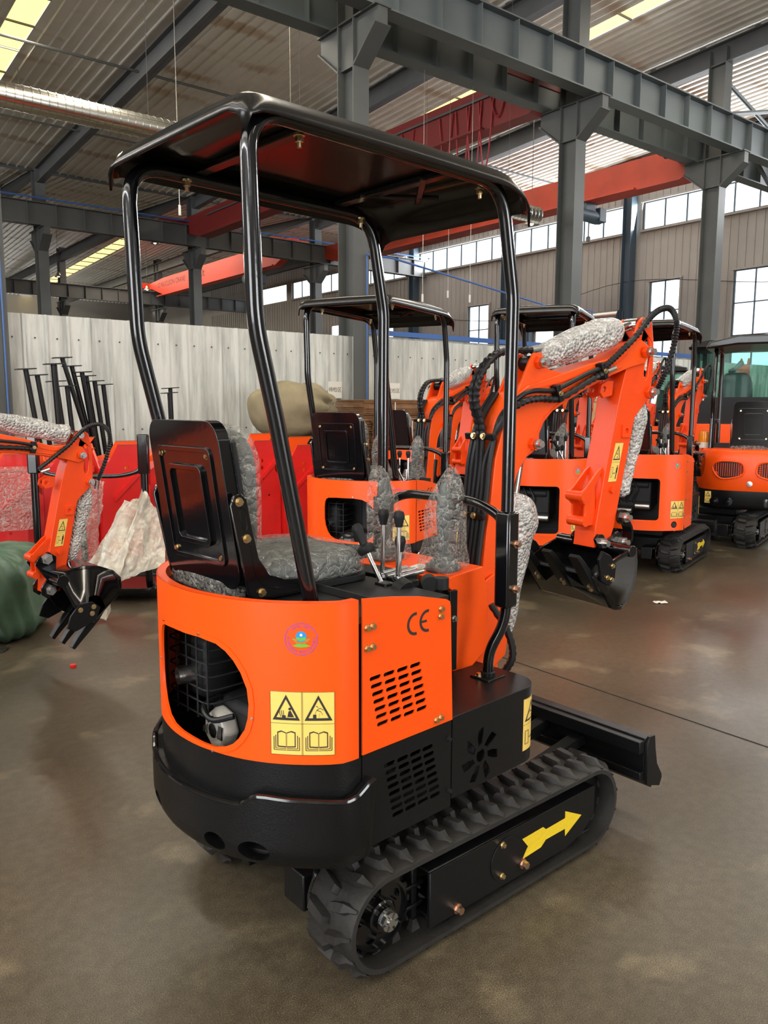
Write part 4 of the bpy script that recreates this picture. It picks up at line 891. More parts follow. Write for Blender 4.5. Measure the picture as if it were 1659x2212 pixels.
# ---- boom, arm, bucket in the boom frame (x forward, z up)
BY = -.015
def xz(u, v, w): return Vector((u, BY + w, v))
HP = Vector((.30, 0, .80))      # boom foot pin
def arm_set(root, rot=0.0, brot=0.0, frame=Bm, full=True, bs=1.0):
    """rot lowers the boom about its foot; the arm keeps its attitude; brot opens the bucket"""
    Rb = Matrix.Translation(HP) @ Matrix.Rotation(R(rot), 4, 'Y') @ Matrix.Translation(-HP)
    piv = Vector((1.07, 0, 1.712)); dv = (Rb @ piv) - piv; Rs = Matrix.Translation(dv)
    hin = Vector((.862, 0, .985)); Rk = Rs @ Matrix.Translation(hin) @ Matrix.Rotation(R(-brot), 4, 'Y') @ Matrix.Diagonal((bs, 1, bs, 1)) @ Matrix.Translation(-hin)
    FB, FS, FK = frame @ Rb, frame @ Rs, frame @ Rk
    out = [(.245, .70), (.262, .90), (.285, 1.08), (.303, 1.198), (.318, 1.328), (.357, 1.457), (.404, 1.54), (.46, 1.575), (.53, 1.592), (.62, 1.617), (.76, 1.655), (.92, 1.690), (.995, 1.742), (1.055, 1.758), (1.095, 1.74), (1.105, 1.705), (1.08, 1.668), (1.0, 1.652), (.90, 1.622), (.76, 1.568), (.66, 1.523), (.585, 1.487), (.54, 1.445), (.522, 1.41), (.52, 1.375), (.495, 1.345), (.46, 1.325), (.42, 1.27), (.385, 1.18), (.365, 1.05), (.36, .90), (.375, .78), (.345, .70)]
    bm_ = MB().prism(out, -.062, .062, xz).xf(FB).build('boom', 'orange', root, bevel=.004, ang=30)
    wb = MB(); wb.tube([xz(u, v, -.0625) for u, v in [(.43, 1.535), (.50, 1.565), (.62, 1.59), (.76, 1.628), (.92, 1.665), (.97, 1.70)]], .003, 5)
    wb.tube([xz(u, v, -.0625) for u, v in [(.375, 1.15), (.415, 1.28), (.49, 1.37), (.54, 1.47), (.62, 1.52), (.76, 1.585), (.94, 1.652)]], .003, 5); wb.xf(FB).build('weld_seam', 'orange2', bm_)
    lg = MB()
    for s in (-1, 1):
        P = [(.41, 1.535), (.445, 1.60), (.475, 1.66), (.495, 1.688), (.53, 1.69), (.55, 1.66), (.57, 1.632), (.66, 1.620), (.62, 1.60)]
        a, b = sorted((s * .040, s * .052)); lg.prism(P, a, b, xz)
    lg.xf(FB).build('cylinder_lug', 'orange', bm_, bevel=.003)
    def pinbolt(x, z, F, par, y=-.062, r=.019, mt='steel'):
        k = MB().cyl((x, BY + y, z), (x, BY + y - .018, z), r * 1.25, n=6); k.build; k.xf(F).build('pin_boss', 'orange2', par, bevel=.002)
        k = MB().cyl((x, BY + y - .018, z), (x, BY + y - .030, z), r, n=6); k.cyl((x, BY + y - .030, z), (x, BY + y - .046, z), r * .62, n=14); k.xf(F).build('pin_bolt', mt, par)
    pinbolt(.517, 1.655, FB, bm_, -.052); pinbolt(.490, 1.372, FB, bm_); pinbolt(1.07, 1.712, FB, bm_, -.068)
    # arm cylinder on top of the boom
    a, b = Vector((.53, BY, 1.655)), Vector((1.075, BY, 1.822)); d = (b - a).normalized()
    c = MB().cyl(a + d * .03, a + d * .37, .031, n=24); c.cyl(a + d * .36, a + d * .40, .036, n=24); c.cyl(a - Vector((0, .038, 0)), a + Vector((0, .038, 0)), .027, n=20)
    cy = c.xf(FB).build('arm_cylinder', 'black', root)
    tip = Rs @ b; base = Rb @ (a + d * .40); k = MB().cyl(base, tip, .015, n=16); k.cyl(tip - Vector((0, .03, 0)), tip + Vector((0, .03, 0)), .024, n=16); k.xf(frame).build('piston_rod', 'chrome', cy)
    # arm
    so = [(1.028, 1.785), (1.045, 1.825), (1.07, 1.845), (1.10, 1.845), (1.125, 1.83), (1.140, 1.75), (1.143, 1.66), (1.138, 1.58), (1.118, 1.525), (1.075, 1.49), (1.045, 1.46), (1.03, 1.40), (.985, 1.20), (.95, 1.04), (.92, .965), (.835, .965), (.845, 1.05), (.885, 1.25), (.955, 1.55), (.985, 1.65), (1.01, 1.70)]
    hole = [(1.085, 1.755), (1.105, 1.775), (1.118, 1.75), (1.120, 1.69), (1.112, 1.62), (1.098, 1.605), (1.088, 1.63), (1.095, 1.68)]
    st = plate(so, [hole], -.052, -.040, xz); st.merge(plate(so, [hole], .040, .052, xz))
    core = [(1.01, 1.70), (1.045, 1.66), (1.07, 1.49), (1.045, 1.46), (1.03, 1.40), (.985, 1.20), (.95, 1.04), (.92, .965), (.835, .965), (.845, 1.05), (.885, 1.25), (.955, 1.55), (.985, 1.65)]
    st.merge(MB().prism(core, -.046, .046, xz)); arm = st.xf(FS).build('arm', 'orange2', root, bevel=.003)
    pinbolt(1.118, 1.56, FS, arm, -.052); 
    tp = MB().cyl((1.077, BY - .052, 1.822), (1.077, BY - .066, 1.822), .02, n=6); tp.xf(FS).build('pin_bolt', 'steel', arm)
    # thumb brackets, bolt pad, lower lugs
    for s in (-1, 1):
        P = [(.935, 1.60), (.90, 1.60), (.868, 1.585), (.862, 1.555), (.88, 1.535), (.93, 1.545)]
        a_, b_ = sorted((s * .022, s * .034)); plate(P, [circ(.885, 1.568, .0105, 12)], a_, b_, xz).xf(FS).build('lug', 'orange2', arm, bevel=.002)
        P = [(.85, 1.20), (.905, 1.28), (.868, 1.26), (.80, 1.195), (.775, 1.18), (.775, 1.15), (.80, 1.13), (.80, 1.09), (.785, 1.075), (.795, 1.05), (.86, 1.05)]
        a_, b_ = sorted((s * .026, s * .036)); MB().prism(P, a_, b_, xz).xf(FS).build('lug', 'orange2', arm, bevel=.002)
    for z, x in ((1.165, .79), (1.068, .80)):
        k = MB().lathe([(.013, 0), (.020, 0), (.020, .084), (.013, .084), (.013, 0)], (x, BY - .042, z), (0, 1, 0), 20); k.xf(FS).build('bushing', 'orange2', arm)
    plate([(a - .02 * 0, b) for a, b in rrect(.968, 1.385, 1.018, 1.435, .004)], [circ(.993, 1.41, .0105, 14)], -.060, -.052, xz).xf(FS).build('bolt_pad', 'orange2', arm, bevel=.001)
    k = MB().lathe([(.008, 0), (.013, 0), (.013, .012), (.008, .012)], (.925, BY - .052, 1.185), (0, -1, 0), 16); k.xf(FS).build('bushing', 'orange2', arm)
    sk = Matrix.Identity(4)
    def stf(u, v, w):  # slanted along the arm
        return Vector((.945 + u + (v - 1.30) * .235, BY - .052 - w, v))
    if full:
        # drawn in the boom plane, then moved with the arm
        f = lambda u, v, w: FS @ stf(u, v, w)
        sticker2(arm, f, -.022, .024, 1.215, 1.365)
    # bucket cylinder behind the arm (wrapped)
    a, b = Vector((1.115, BY, 1.555)), Vector((.985, BY, 1.075)); d = (b - a).normalized()
    k = MB().cyl(a, a + d * .30, .030, n=20); k.cyl(a - Vector((0, .036, 0)), a + Vector((0, .036, 0)), .024); bc = k.xf(FS).build('bucket_cylinder', 'black', root)
    MB().cyl(a + d * .30, b + d * .02, .014, n=14).xf(FS).build('piston_rod', 'chrome', bc)
    # curved links
    for s in (-1, 1):
        mid = crv([(.985, 0, 1.075), (1.02, 0, 1.03), (1.02, 0, .98), (.985, 0, .955)], 6) if brot == 0 else crv([(.985, 0, 1.075), (.93, 0, 1.075), (.885, 0, 1.04), (.885, 0, 1.005)], 6)
        rg = []
        L_ = MB()
        for i in range(len(mid) - 1): L_.bar(mid[i] + Vector((0, BY + s * .060, 0)), mid[i + 1] + Vector((0, BY + s * .060, 0)), .010, .045, (0, 1, 0))
        L_.cyl(mid[0] + Vector((0, BY + s * .054, 0)), mid[0] + Vector((0, BY + s * .067, 0)), .030, n=20); L_.cyl(mid[-1] + Vector((0, BY + s * .054, 0)), mid[-1] + Vector((0, BY + s * .067, 0)), .030, n=20)
        L_.xf(FS).build('bucket_link', 'gloss', root)
    def bpin(x, z, F, par):
        k = MB().cyl((x, BY - .064, z), (x, BY - .084, z), .021, n=6); k.cyl((x, BY - .084, z), (x, BY - .102, z), .012, n=12); k.xf(F).build('pin_bolt', 'steel', par)
    bpin(.985, 1.075, FS, arm)
    # bucket
    W = .182; prof = [(.708, .886), (.790, .764), (.815, .752), (.850, .748), (.885, .772), (.915, .820), (.932, .870), (.935, .920), (.925, .975)]
    inn = [(.914, .963), (.921, .915), (.918, .873), (.902, .827), (.876, .784), (.848, .762), (.815, .766), (.797, .776), (.718, .893)]
    bk = MB().prism(prof + inn, -W, W, xz)
    for s in (-1, 1):
        a_, b_ = sorted((s * W, s * (W - .010))); bk.prism(prof + [(.905, .978), (.80, .945), (.735, .915)], a_, b_, xz)
    bk.cyl((.900, BY - W - .004, .965), (.900, BY + W + .004, .965), .022, n=20)
    bu = bk.xf(FK).build('bucket', 'gloss', root, bevel=.002)
    for s in (-1, 1):
        P = [(.83, 1.0), (.85, 1.018), (.875, 1.015), (.90, .99), (.965, 1.02), (.99, 1.0), (1.0, .965), (.975, .94), (.93, .95), (.90, .93), (.86, .945)]
        a_, b_ = sorted((s * .052, s * .064)); MB().prism(P, a_, b_, xz).xf(FK).build('bucket_ear', 'gloss', bu, bevel=.002)
    bpin(.862, .985, FK, bu); bpin(.978, .978, FK, bu)
    for y in (-.135, 0.0, .135):
        t = MB()
        rg = []
        dd = Vector((-.66, 0, .75)); nn = Vector((-.75, 0, -.66)); o_ = Vector((.727, BY + y, .862))
        for q, (w_, h0, h1) in enumerate(((.026, -.004, .012), (.026, -.012, .016), (.026, -.014, .014), (.024, -.013, .008), (.022, -.009, .005))):
            c_ = o_ + dd * (-.05, .0, .04, .10, .14)[q]
            rg.append([c_ + Vector((0, -w_, 0)) + nn * h0, c_ + Vector((0, w_, 0)) + nn * h0, c_ + Vector((0, w_, 0)) + nn * h1, c_ + Vector((0, -w_, 0)) + nn * h1])
        t.loft(rg); th = t.xf(FK).build('bucket_tooth', 'cast', bu, bevel=.002)
        for q in (-.030, -.010):
            MB().bolt(o_ + dd * q + nn * .012, nn, .007, .006).xf(FK).build('bolt', 'gold', th)
    for s in (-1, 1):
        P = [(.705, .955), (.725, .985), (.765, .965), (.80, .925), (.795, .875), (.765, .850), (.722, .875)]
        a_, b_ = sorted((s * W, s * (W + .012))); sc_ = MB().prism(P, a_, b_, xz).xf(FK).build('side_cutter', 'cast', bu, bevel=.002)
        for x, z in ((.778, .925), (.752, .885), (.775, .875)): MB().bolt((x, BY + s * (W + .012), z), (0, s, 0), .007, .006).xf(FK).build('bolt', 'gold', sc_)
    # hoses down the boom's back and along its side
    spine = [(.236, .72), (.252, .90), (.275, 1.08), (.293, 1.198), (.308, 1.328), (.347, 1.463)]
    for i, y in enumerate((-.052, -.030, -.010, .012, .032, .052)):
        p = [Vector((u - .008, BY + y * 1.05, v)) for u, v in spine]
        if i == 0: p += [Vector(q) for q in ((.41, BY - .074, 1.535), (.47, BY - .082, 1.556), (.56, BY - .078, 1.558), (.625, BY - .078, 1.578), (.74, BY - .078, 1.622), (.83, BY - .078, 1.648))]; 
        elif i == 1: p = p[:-1] + [Vector(q) for q in ((.34, BY - .070, 1.46), (.41, BY - .085, 1.515), (.50, BY - .084, 1.530), (.60, BY - .080, 1.532), (.74, BY - .080, 1.592), (.83, BY - .080, 1.628))]
        elif i in (2, 3): p = p[:-1] + [Vector(q) for q in ((.30, BY + y, 1.43), (.27, BY + y, 1.52), (.285, BY + y, 1.60), (.35, BY + y * .8, 1.672), (.43, BY + y * .6, 1.695), (.52, BY + y, 1.70))]
        else: p += [Vector((.40, BY + y, 1.55))]
        pts = crv(p, 8)
        spiral = i in (1, 2, 3)
        hs = MB().tube(pts, .0098 if y > -.04 else .0088, 8, rf=(lambda k: .0092 + (.0045 if (k // 1 % 2 == 0 and k > 36) else 0)) if spiral else None)
        hs.xf(FB).build('hydraulic_hose', 'hose', bm_)
    p = crv([(.83, BY - .078, 1.648), (.90, BY - .085, 1.70), (1.0, BY - .085, 1.775)], 6) + crv([(1.02, BY - .085, 1.80), (1.10, BY - .09, 1.865), (1.18, BY - .09, 1.880), (1.23, BY - .085, 1.83), (1.225, BY - .08, 1.74), (1.185, BY - .07, 1.62), (1.165, BY - .05, 1.56)], 8)
    MB().tube(crv(p[::4], 8), .010, 8, rf=lambda k: .0092 + (.0040 if k % 2 else 0)).xf(FB @ Matrix.Identity(4) if rot == 0 else FS).build('hydraulic_hose', 'hose', bm_)
    k = MB().cyl((1.165, BY - .05, 1.565), (1.158, BY - .045, 1.515), .013, n=8); k.cyl((.84, BY - .080, 1.632), (.885, BY - .080, 1.645), .010, n=8); k.xf(FS if rot else FB).build('hose_fitting', 'steel', bm_)
    k = MB().cyl((.52, BY - .01, 1.70), (.575, BY - .01, 1.712), .011, n=8); k.cyl((.52, BY + .012, 1.70), (.575, BY + .012, 1.712), .011, n=8); k.xf(FB).build('hose_fitting', 'steel', bm_)
    for v, L in ((1.40, .15), (1.13, .14)):
        u = .285 if v < 1.2 else .322
        k = MB().box((u - .022, BY, v), (.014, L, .022), Matrix.Rotation(R(-12), 3, 'Y')).xf(FB).build('hose_clamp', 'black', bm_, bevel=.002)
        for y in (-.025, .025): MB().bolt((u - .030, BY + y, v + .001), (-1, 0, .2), .0085, .007).xf(FB).build('bolt', 'gold', k)
    for u, v in ((.585, 1.548), (.815, 1.632)):
        k = MB().box((u, BY - .078, v), (.022, .034, .062), Matrix.Rotation(R(-20), 3, 'Y')).xf(FB).build('hose_clamp', 'black', bm_, bevel=.003)
        MB().bolt((u, BY - .095, v), (0, -1, 0), .007, .006).xf(FB).build('bolt', 'gold', k)
    # boom cylinder in front
    a, b = Vector((.375, BY, .66)), Vector((.497, BY, 1.375)); d = (Rb @ b - a); L = d.length; d = d.normalized()
    k = MB().cyl(a, a + d * L * .62, .036, n=20).xf(frame).build('boom_cylinder', 'black', root); MB().cyl(a + d * L * .62, a + d * L, .016, n=14).xf(frame).build('piston_rod', 'chrome', k)
    sb = MB(); 
    for s in (-1, 1):
        a_, b_ = sorted((s * .064, s * .076)); sb.prism([(.13, .60), (.30, .585), (.37, .63), (.385, .72), (.37, .84), (.31, .93), (.25, .90), (.21, .70)], a_, b_, xz)
    sb.box((.25, BY, .62), (.18, .14, .07)); sb.xf(frame).build('boom_bracket', 'orange', root, bevel=.004)
    return FB, FS
CE_ = None
def arc_pts(cx, cz, r0, r1, a0, a1, n=14):
    o = [(cx + r1 * math.cos(R(a0 + (a1 - a0) * k / n)), cz + r1 * math.sin(R(a0 + (a1 - a0) * k / n))) for k in range(n + 1)]
    return o + [(cx + r0 * math.cos(R(a1 + (a0 - a1) * k / n)), cz + r0 * math.sin(R(a1 + (a0 - a1) * k / n))) for k in range(n + 1)]
def ce_mark(parent, fn, x=-.418, z=.952, r=.030):
    m = MB()
    for cx in (x, x + .045): m.merge(plate(arc_pts(cx, z, r * .75, r, 80, 280), [], .0003, .0008, fn))
    m.merge(plate([(x + .045 - r * .82, z - .003), (x + .045 - r * .1, z - .003), (x + .045 - r * .1, z + .003), (x + .045 - r * .82, z + .003)], [], .0003, .0008, fn))
    m.build('ce_mark', 'ink', parent, smooth=False)
def common_house(root, full=True):
    # deck, inner walls and front box shared by every machine
    P = [(plan_at(ST * k / 24)[0].x * .99, plan_at(ST * k / 24)[0].y * .985) for k in range(25)] + [(-.28, .32), (-.28, -.44)]
    MB().prism(P, .985, 1.002, lambda u, v, w: Vector((u, v, w))).build('deck', 'matte', root, bevel=.003)
    MB().box((-.285, -.06, .82), (.006, .76, .33)).build('inner_wall', 'black', root, smooth=False)
    MB().box((-.20, -.06, .46), (.62, .70, .05)).build('swing_platform', 'black', root, smooth=False)
def finish_house(root, front=True):
    holes = []
    cx, cz = BS[0] + (-.145 + .268), .513
    for k in range(7):
        t = R(96 - 51.43 * k); c, s = math.cos(t), math.sin(t); b = []
        for rr, off in ((.029, -.007), (.052, -.009), (.076, -.005), (.080, .021), (.060, .018), (.033, .009)): b.append((cx + rr * c + off * s, cz + rr * s - off * c))
        holes.append(b)
    holes.append(circ(cx, cz, .018, 16, ry=.020))
    cuts = [BS[1] + .004] + [b for b in BS[1:]]
    bx = plate([(0, .425), (BS[-1], .425), (BS[-1], .657), (0, .657)], holes, -.004, 0, boxf, cuts).build('front_box', 'black', root)
    top = MB().prism([(p.x, p.y) for p in BP] + [(-.268, .33)][:0], .653, .660, lambda u, v, w: Vector((u, v, w))); top.build('box_lid', 'black', bx, bevel=.002)
    MB().box((-.12, -.39, .54), (.26, .004, .20)).build('inner_baffle', 'dark', bx, smooth=False)
    sticker2(bx, boxf, .322, .415, .462, .626, .0008, [.34, .355, .37, .385, .40])
    return bx
def hero():
    t = empty('mini_excavator', (.0750, 2.5719, 0), R(43.4), 'large orange and black open-canopy mini excavator in the foreground, nearest to the viewer', 'excavator')
    common_house(t)
    # rear orange panel with the engine opening
    win = [(.652, .905), (.640, .925), (.618, .934), (.556, .938), (.499, .938), (.44, .939), (.38, .932), (.351, .918), (.328, .898), (.308, .870), (.292, .832), (.288, .794), (.291, .760), (.300, .730), (.317, .705), (.335, .687), (.358, .675), (.391, .667), (.435, .667), (.48, .670), (.525, .672), (.569, .678), (.605, .692), (.630, .718), (.650, .760), (.657, .800), (.657, .870)]
    rp = plate([(.012, .653), (ST - .012, .653), (ST - .012, 1.047), (.012, 1.047)], [win], -.004, 0, rear, RC).build('rear_panel', 'orange', t, ang=25)
    cx, cz = .475, .80
    ow = [(cx + (u - cx) * 1.075, cz + (v - cz) * 1.09) for u, v in win]
    plate(ow, [win], -.001, .0028, rear, RC).build('opening_flange', 'orange', rp, bevel=.0012, ang=25)
    for u, v in ((.44, .947), (.280, .76), (.40, .656), (.667, .83), (.62, .945)): p, n_ = plan_at(u); MB().bolt(rear(u, v, .003), n_, .003, .002).build('screw', 'copper', rp)
    lip = MB(); rg = [[rear(s, 1.047, 0), rear(s, 1.047, -.025), rear(s, 1.043, -.025), rear(s, 1.043, 0)] for s in [.012 + (ST - .024) * k / 60 for k in range(61)]]
    lip.loft(rg).build('top_rim', 'orange', rp)
    sticker4(rp, rear, .079, .233, .677, .834); seal(rp, rear, .1565, .962, flip=-1)
    # side panels
    so = [(-.598, .655), (-.270, .655), (-.283, .975), (-.286, .988), (-.300, .996), (-.40, 1.020), (-.50, 1.036), (-.598, 1.047)]
    sp = plate(so, louvers(-.5555, .842, 4, 7, .0467, .0205, .0042), -.004, .001, side).build('side_panel', 'orange', t, smooth=False)
    for x, z in ((-.585, .973), (-.567, .974), (-.585, .922), (-.567, .923), (-.322, .974), (-.324, .954), (-.336, .672), (-.319, .675)): MB().bolt((x, -.451, z), (0, -1, 0), .0068, .007).build('bolt', 'gold', sp)
    ce_mark(sp, lambda u, v, w: side(u, v, w + .001))
    plate([(x, z) for x, z in so], [], -.004, 0, lside).build('side_panel', 'orange', t, smooth=False)
    lp = plate([(-.598, .405), (-.272, .405), (-.272, .653), (-.598, .653)], louvers(-.5055, .603, 4, 8, .0467, .0205, .0044), -.004, -.0005, side).build('lower_panel', 'black', t, smooth=False)
    for x, z in ((-.284, .604), (-.279, .453)): MB().bolt((x, -.449, z), (0, -1, 0), .006, .007).build('bolt', 'matte', lp)
    plate([(-.598, .405), (-.272, .405), (-.272, .653), (-.598, .653)], [], -.004, -.0005, lside).build('lower_panel', 'black', t, smooth=False)
    plate([(.004, .50), (ST - .004, .50), (ST - .004, .652), (.004, .652)], [], -.006, -.002, rear, RC).build('lower_band', 'black', t, ang=25)
    finish_house(t)
    # counterweight
    tp = [(-.022, .594), (.0, .588), (.03, .570), (.06, .563), (.12, .568), (.181, .570), (.24, .574), (.262, .573), (.276, .566), (.29, .554), (.303, .546), (.330, .543), (.40, .541), (SM, .540)]
    tp = tp + [(ST - u, v) for u, v in tp[-2::-1]]
    ol = tp[::-1] + [(-.022, .388), (.06, .386), (.14, .390), (.3, .396), (SM, .400), (ST - .3, .396), (ST - .14, .390), (ST - .06, .386), (ST + .022, .388)]
    hs = [circ(.380, .434, .033, 22, ry=.024), circ(.272, .434, .040, 22, ry=.027)]; hs += [[(ST - u, v) for u, v in h] for h in hs]
    def cwf(u, v, w): k = max(0, (.45 - v) / .065); return rear(u, v, w - (.028 * k * k if w > 0 else 0))
    cm = plate(ol, hs, -.012, .028, cwf, [k * .02 for k in range(0, 53)])
    cw = cm.build('counterweight', 'cast', t, bevel=.005, seg=3, ang=50)
    bd = MB(); bd.tube([rear(u, v + .001, .020) for u, v in [(a_[0] + (b_[0] - a_[0]) * q / 4, a_[1] + (b_[1] - a_[1]) * q / 4) for a_, b_ in zip(tp, tp[1:]) for q in range(4)]], .0075, 8); bd.build('rolled_edge', 'gloss', cw)
    e = MB(); e.prism([(a.x, a.y) for a in [plan_at(ST * k / 24)[0] for k in range(25)]], .40, .41, lambda u, v, w: Vector((u * .97, v * .97, w))); e.build('floor_plate', 'dark', cw, smooth=False)
    seat(t); console(t); engine(t); canopy(t); undercarriage(t)
    arm_set(t)
    return t
HERO = hero()
HM = Matrix.Translation((.0750, 2.5719, 0)) @ Matrix.Rotation(R(43.4), 4, 'Z')
# ---- wraps: things of their own, laid over the machine
def bag(name, M4, c, h, lean, lab, seed, group=None, parent=None, r0=.085):
    rnd = random.Random(seed); m = MB(); rings = []; n = 26
    prof = [(0, r0 * .80), (.05, r0 * 1.02), (.12, r0 * 1.0), (.22, r0 * .86), (.36, r0 * .74), (.50, r0 * .70), (.65, r0 * .66), (.80, r0 * .52), (.92, r0 * .36), (1.0, r0 * .10)]
    ph = [rnd.uniform(0, 6) for _ in range(4)]
    for t, r in prof:
        ring = []
        for k in range(n):
            a = 2 * PI * k / n
            q = 1 + .10 * math.sin(3 * a + ph[0] + 3 * t) + .07 * math.sin(5 * a + ph[1] - 6 * t) + .05 * rnd.uniform(-1, 1)
            fl = 1 + .55 * math.exp(-((a - ph[2] % 6.28) ** 2) / .12) * math.exp(-((t - .62) ** 2) / .05)
            ring.append(Vector((c[0] + lean[0] * t + r * q * fl * math.cos(a), c[1] + lean[1] * t + r * q * fl * math.sin(a), c[2] + h * t + .006 * math.sin(4 * a + ph[3]))))
        rings.append(ring)
    m.loft(rings).xf(M4); o = m.build(name, 'film', parent, ang=70, sub=1)
    return tag(o, lab, 'plastic bag', group)
bag('plastic_bag', HM, (.055, -.115, .968), .345, (.0, -.03), 'clear crinkled plastic bag over the nearest excavator right joystick, before the boom hoses', 4)
bag('plastic_bag', HM, (.055, .145, .966), .335, (-.03, .02), 'clear crinkled plastic bag over the nearest excavator left joystick, behind the levers', 9)
def wrap(name, F, pts, rad, lab, seed, mt='bubble', parent=None, n=26, jit=.08, cat='bubble wrap'):
    rnd = random.Random(seed); m = MB(); P = crv(pts, 4); rr = []
    for i in range(len(P)):
        t = i / (len(P) - 1) * (len(rad) - 1); k = min(int(t), len(rad) - 2); rr.append(rad[k] + (rad[k + 1] - rad[k]) * (t - k))
    m.tube(P, 0, n, rf=lambda i: rr[i]); c = len(P)
    ph = rnd.uniform(0, 6)
    for i in range(len(m.v)):
        r_ = i // n; p = Vector(m.v[i]); q = P[r_]; f = 1 + jit * rnd.uniform(-1, 1) + .08 * math.sin((i % n) * 2 * PI / n * 2 + ph + r_ * .4); m.v[i] = tuple(q + (p - q) * f)
    m.xf(F); o = m.build(name, mt, parent, ang=70, sub=1); return tag(o, lab, cat) if lab else o
wrap('bubble_wrap', HM @ Bm, [(.555, BY, 1.665), (.62, BY, 1.690), (.75, BY, 1.73), (.87, BY, 1.765), (.945, BY, 1.79), (.985, BY, 1.80)], [.03, .052, .057, .058, .062, .055, .03], 'bubble wrap around the cylinder on top of the nearest excavator boom', 1)
wrap('bubble_wrap', HM @ Bm, [(1.120, BY, 1.54), (1.10, BY, 1.46), (1.075, BY, 1.36), (1.04, BY, 1.24), (1.02, BY, 1.18), (1.01, BY, 1.15)], [.028, .058, .052, .045, .048, .060, .03], 'bubble wrap sleeve hanging behind the upright arm of the nearest excavator', 2)
wrap('bubble_wrap', HM @ Bm, [(.42, BY - .0, 1.20), (.425, BY - .01, 1.15), (.425, BY - .01, 1.05), (.415, BY - .02, .90), (.40, BY - .02, .76), (.385, BY, .66)], [.02, .09, .105, .085, .06, .05, .045], 'large loose bubble wrap bundle around the lower boom cylinder behind the black front post', 3, jit=.05)
h_ = MB().tube(crv([(.20, -.20, .85), (.228, -.25, .76), (.232, -.27, .68), (.21, -.25, .62)], 8), .011, 8, rf=lambda k: .011 + (.0025 if k % 2 else 0)).build('hydraulic_hose', 'hose', HERO)
# ================================================================ bake modifiers so that copies can share their meshes
def bake(roots):
    kids = index_kids(); L = []
    def walk(o):
        for c in kids.get(o.name, ()): L.append(c); walk(c)
    for r_ in roots: walk(r_)
    L = [o for o in L if o.type == 'MESH' and o.modifiers]
    dg = bpy.context.evaluated_depsgraph_get(); dg.update()
    new = [(o, bpy.data.meshes.new_from_object(o.evaluated_get(dg), preserve_all_data_layers=True, depsgraph=dg)) for o in L]
    for o, me in new: o.modifiers.clear(); o.data = me
def place(o, x, y, yaw, s=1.0, lab=None, group=None):
    o.location = (x, y, 0); o.rotation_euler = (0, 0, R(90 - yaw)); o.scale = (s, s, s)
    if lab: o['label'] = lab
    if group: o['group'] = group
    return o
def root_m(o): return Matrix.Translation(o.location) @ Matrix.Rotation(o.rotation_euler.z, 4, 'Z') @ Matrix.Scale(o.scale.x, 4)
# ---- second kind: tall all-orange engine hood with a square opening
def hood_machine():
    t = empty('mini_excavator', (0, 0, 0), 0, 'tmp', 'excavator')
    common_house(t)
    win = rrect(.285, .49, .655, .845, .03, 4); z0 = .400
    rp = plate([(.012, z0), (ST - .012, z0), (ST - .012, 1.047), (.012, 1.047)], [win, circ(.145, .452, .028, 18)], -.004, 0, rear, RC).build('rear_panel', 'orange', t, ang=25)
    plate(rrect(.262, .467, .678, .868, .04, 4), [win], -.001, .0028, rear, RC).build('opening_flange', 'orange', rp, ang=25)
    k = MB().lathe([(.018, -.10), (.021, -.10), (.021, .0), (.018, .0)], rear(.145, .452, 0), plan_at(.145)[1], 20); k.build('exhaust_pipe', 'dark', rp)
    sticker4(rp, rear, .045, .185, .505, .655); seal(rp, rear, .14, .955, flip=-1, full=False)
    lip = MB(); rg = [[rear(s, 1.047, 0), rear(s, 1.047, -.025), rear(s, 1.043, -.025), rear(s, 1.043, 0)] for s in [.012 + (ST - .024) * k / 60 for k in range(61)]]
    lip.loft(rg).build('top_rim', 'orange', rp)
    so = [(-.598, .45), (-.56, z0), (-.270, z0), (-.283, .975), (-.300, .996), (-.40, 1.020), (-.50, 1.036), (-.598, 1.047)]
    hs = [slot(-.56 + .03 * c, .78 - .0 * r - .20 * r, .15, .010, PI / 2) for r in range(2) for c in range(8)]
    sp = plate(so, hs, -.004, .001, side).build('side_panel', 'orange', t, smooth=False)
    for x, z in ((-.585, .985), (-.585, .90), (-.585, .66), (-.585, .52), (-.32, .97), (-.32, .47)): MB().bolt((x, -.451, z), (0, -1, 0), .007, .008).build('bolt', 'gold', sp)
    plate(so, [], -.004, 0, lside).build('side_panel', 'orange', t, smooth=False)
    finish_house(t); seat(t, full=False); console(t, full=False); canopy(t); undercarriage(t, full=False)
    e = MB().box((-.62, -.05, .70), (.26, .30, .22)); e.cyl((-.72, -.20, .60), (-.72, .08, .60), .05); e.cyl((-.73, -.18, .78), (-.73, .10, .78), .035); e.box((-.74, .12, .66), (.10, .10, .14)); e.build('engine_block', 'matte', t, bevel=.012)
    for y, z in ((-.20, .60), (-.05, .555)): MB().cyl((-.775, y, z), (-.775, y + .12, z), .026, n=16).build('starter_motor', 'steel', t)
    h = MB()
    for a in range(4): h.tube(crv([(-.76, .10 - .05 * a, .82), (-.79, .06 - .05 * a, .74), (-.78, .12 - .06 * a, .66), (-.74, .08 - .05 * a, .58)], 5), .008, 6)
    h.build('engine_hose', 'hose', t)
    MB().box((-.50, -.06, .71), (.008, .74, .62)).build('bulkhead', 'dark', t, smooth=False)
    arm_set(t, full=False); return t
HOOD = hood_machine()
LEFT = copy_tree(HERO, None, ('boom', 'arm', 'arm_cylinder', 'bucket_cylinder', 'bucket_link', 'bucket', 'boom_cylinder', 'boom_bracket', 'dozer_blade'))
arm_set(LEFT, rot=28.7, brot=98, bs=1.50)
bake([HERO, HOOD, LEFT])
GR = 'mini excavators parked in the row behind'
place(LEFT, -2.736, 3.437, 35.6, 1, 'mini excavator reaching in from the left edge, teeth of its bucket pointing down', GR)
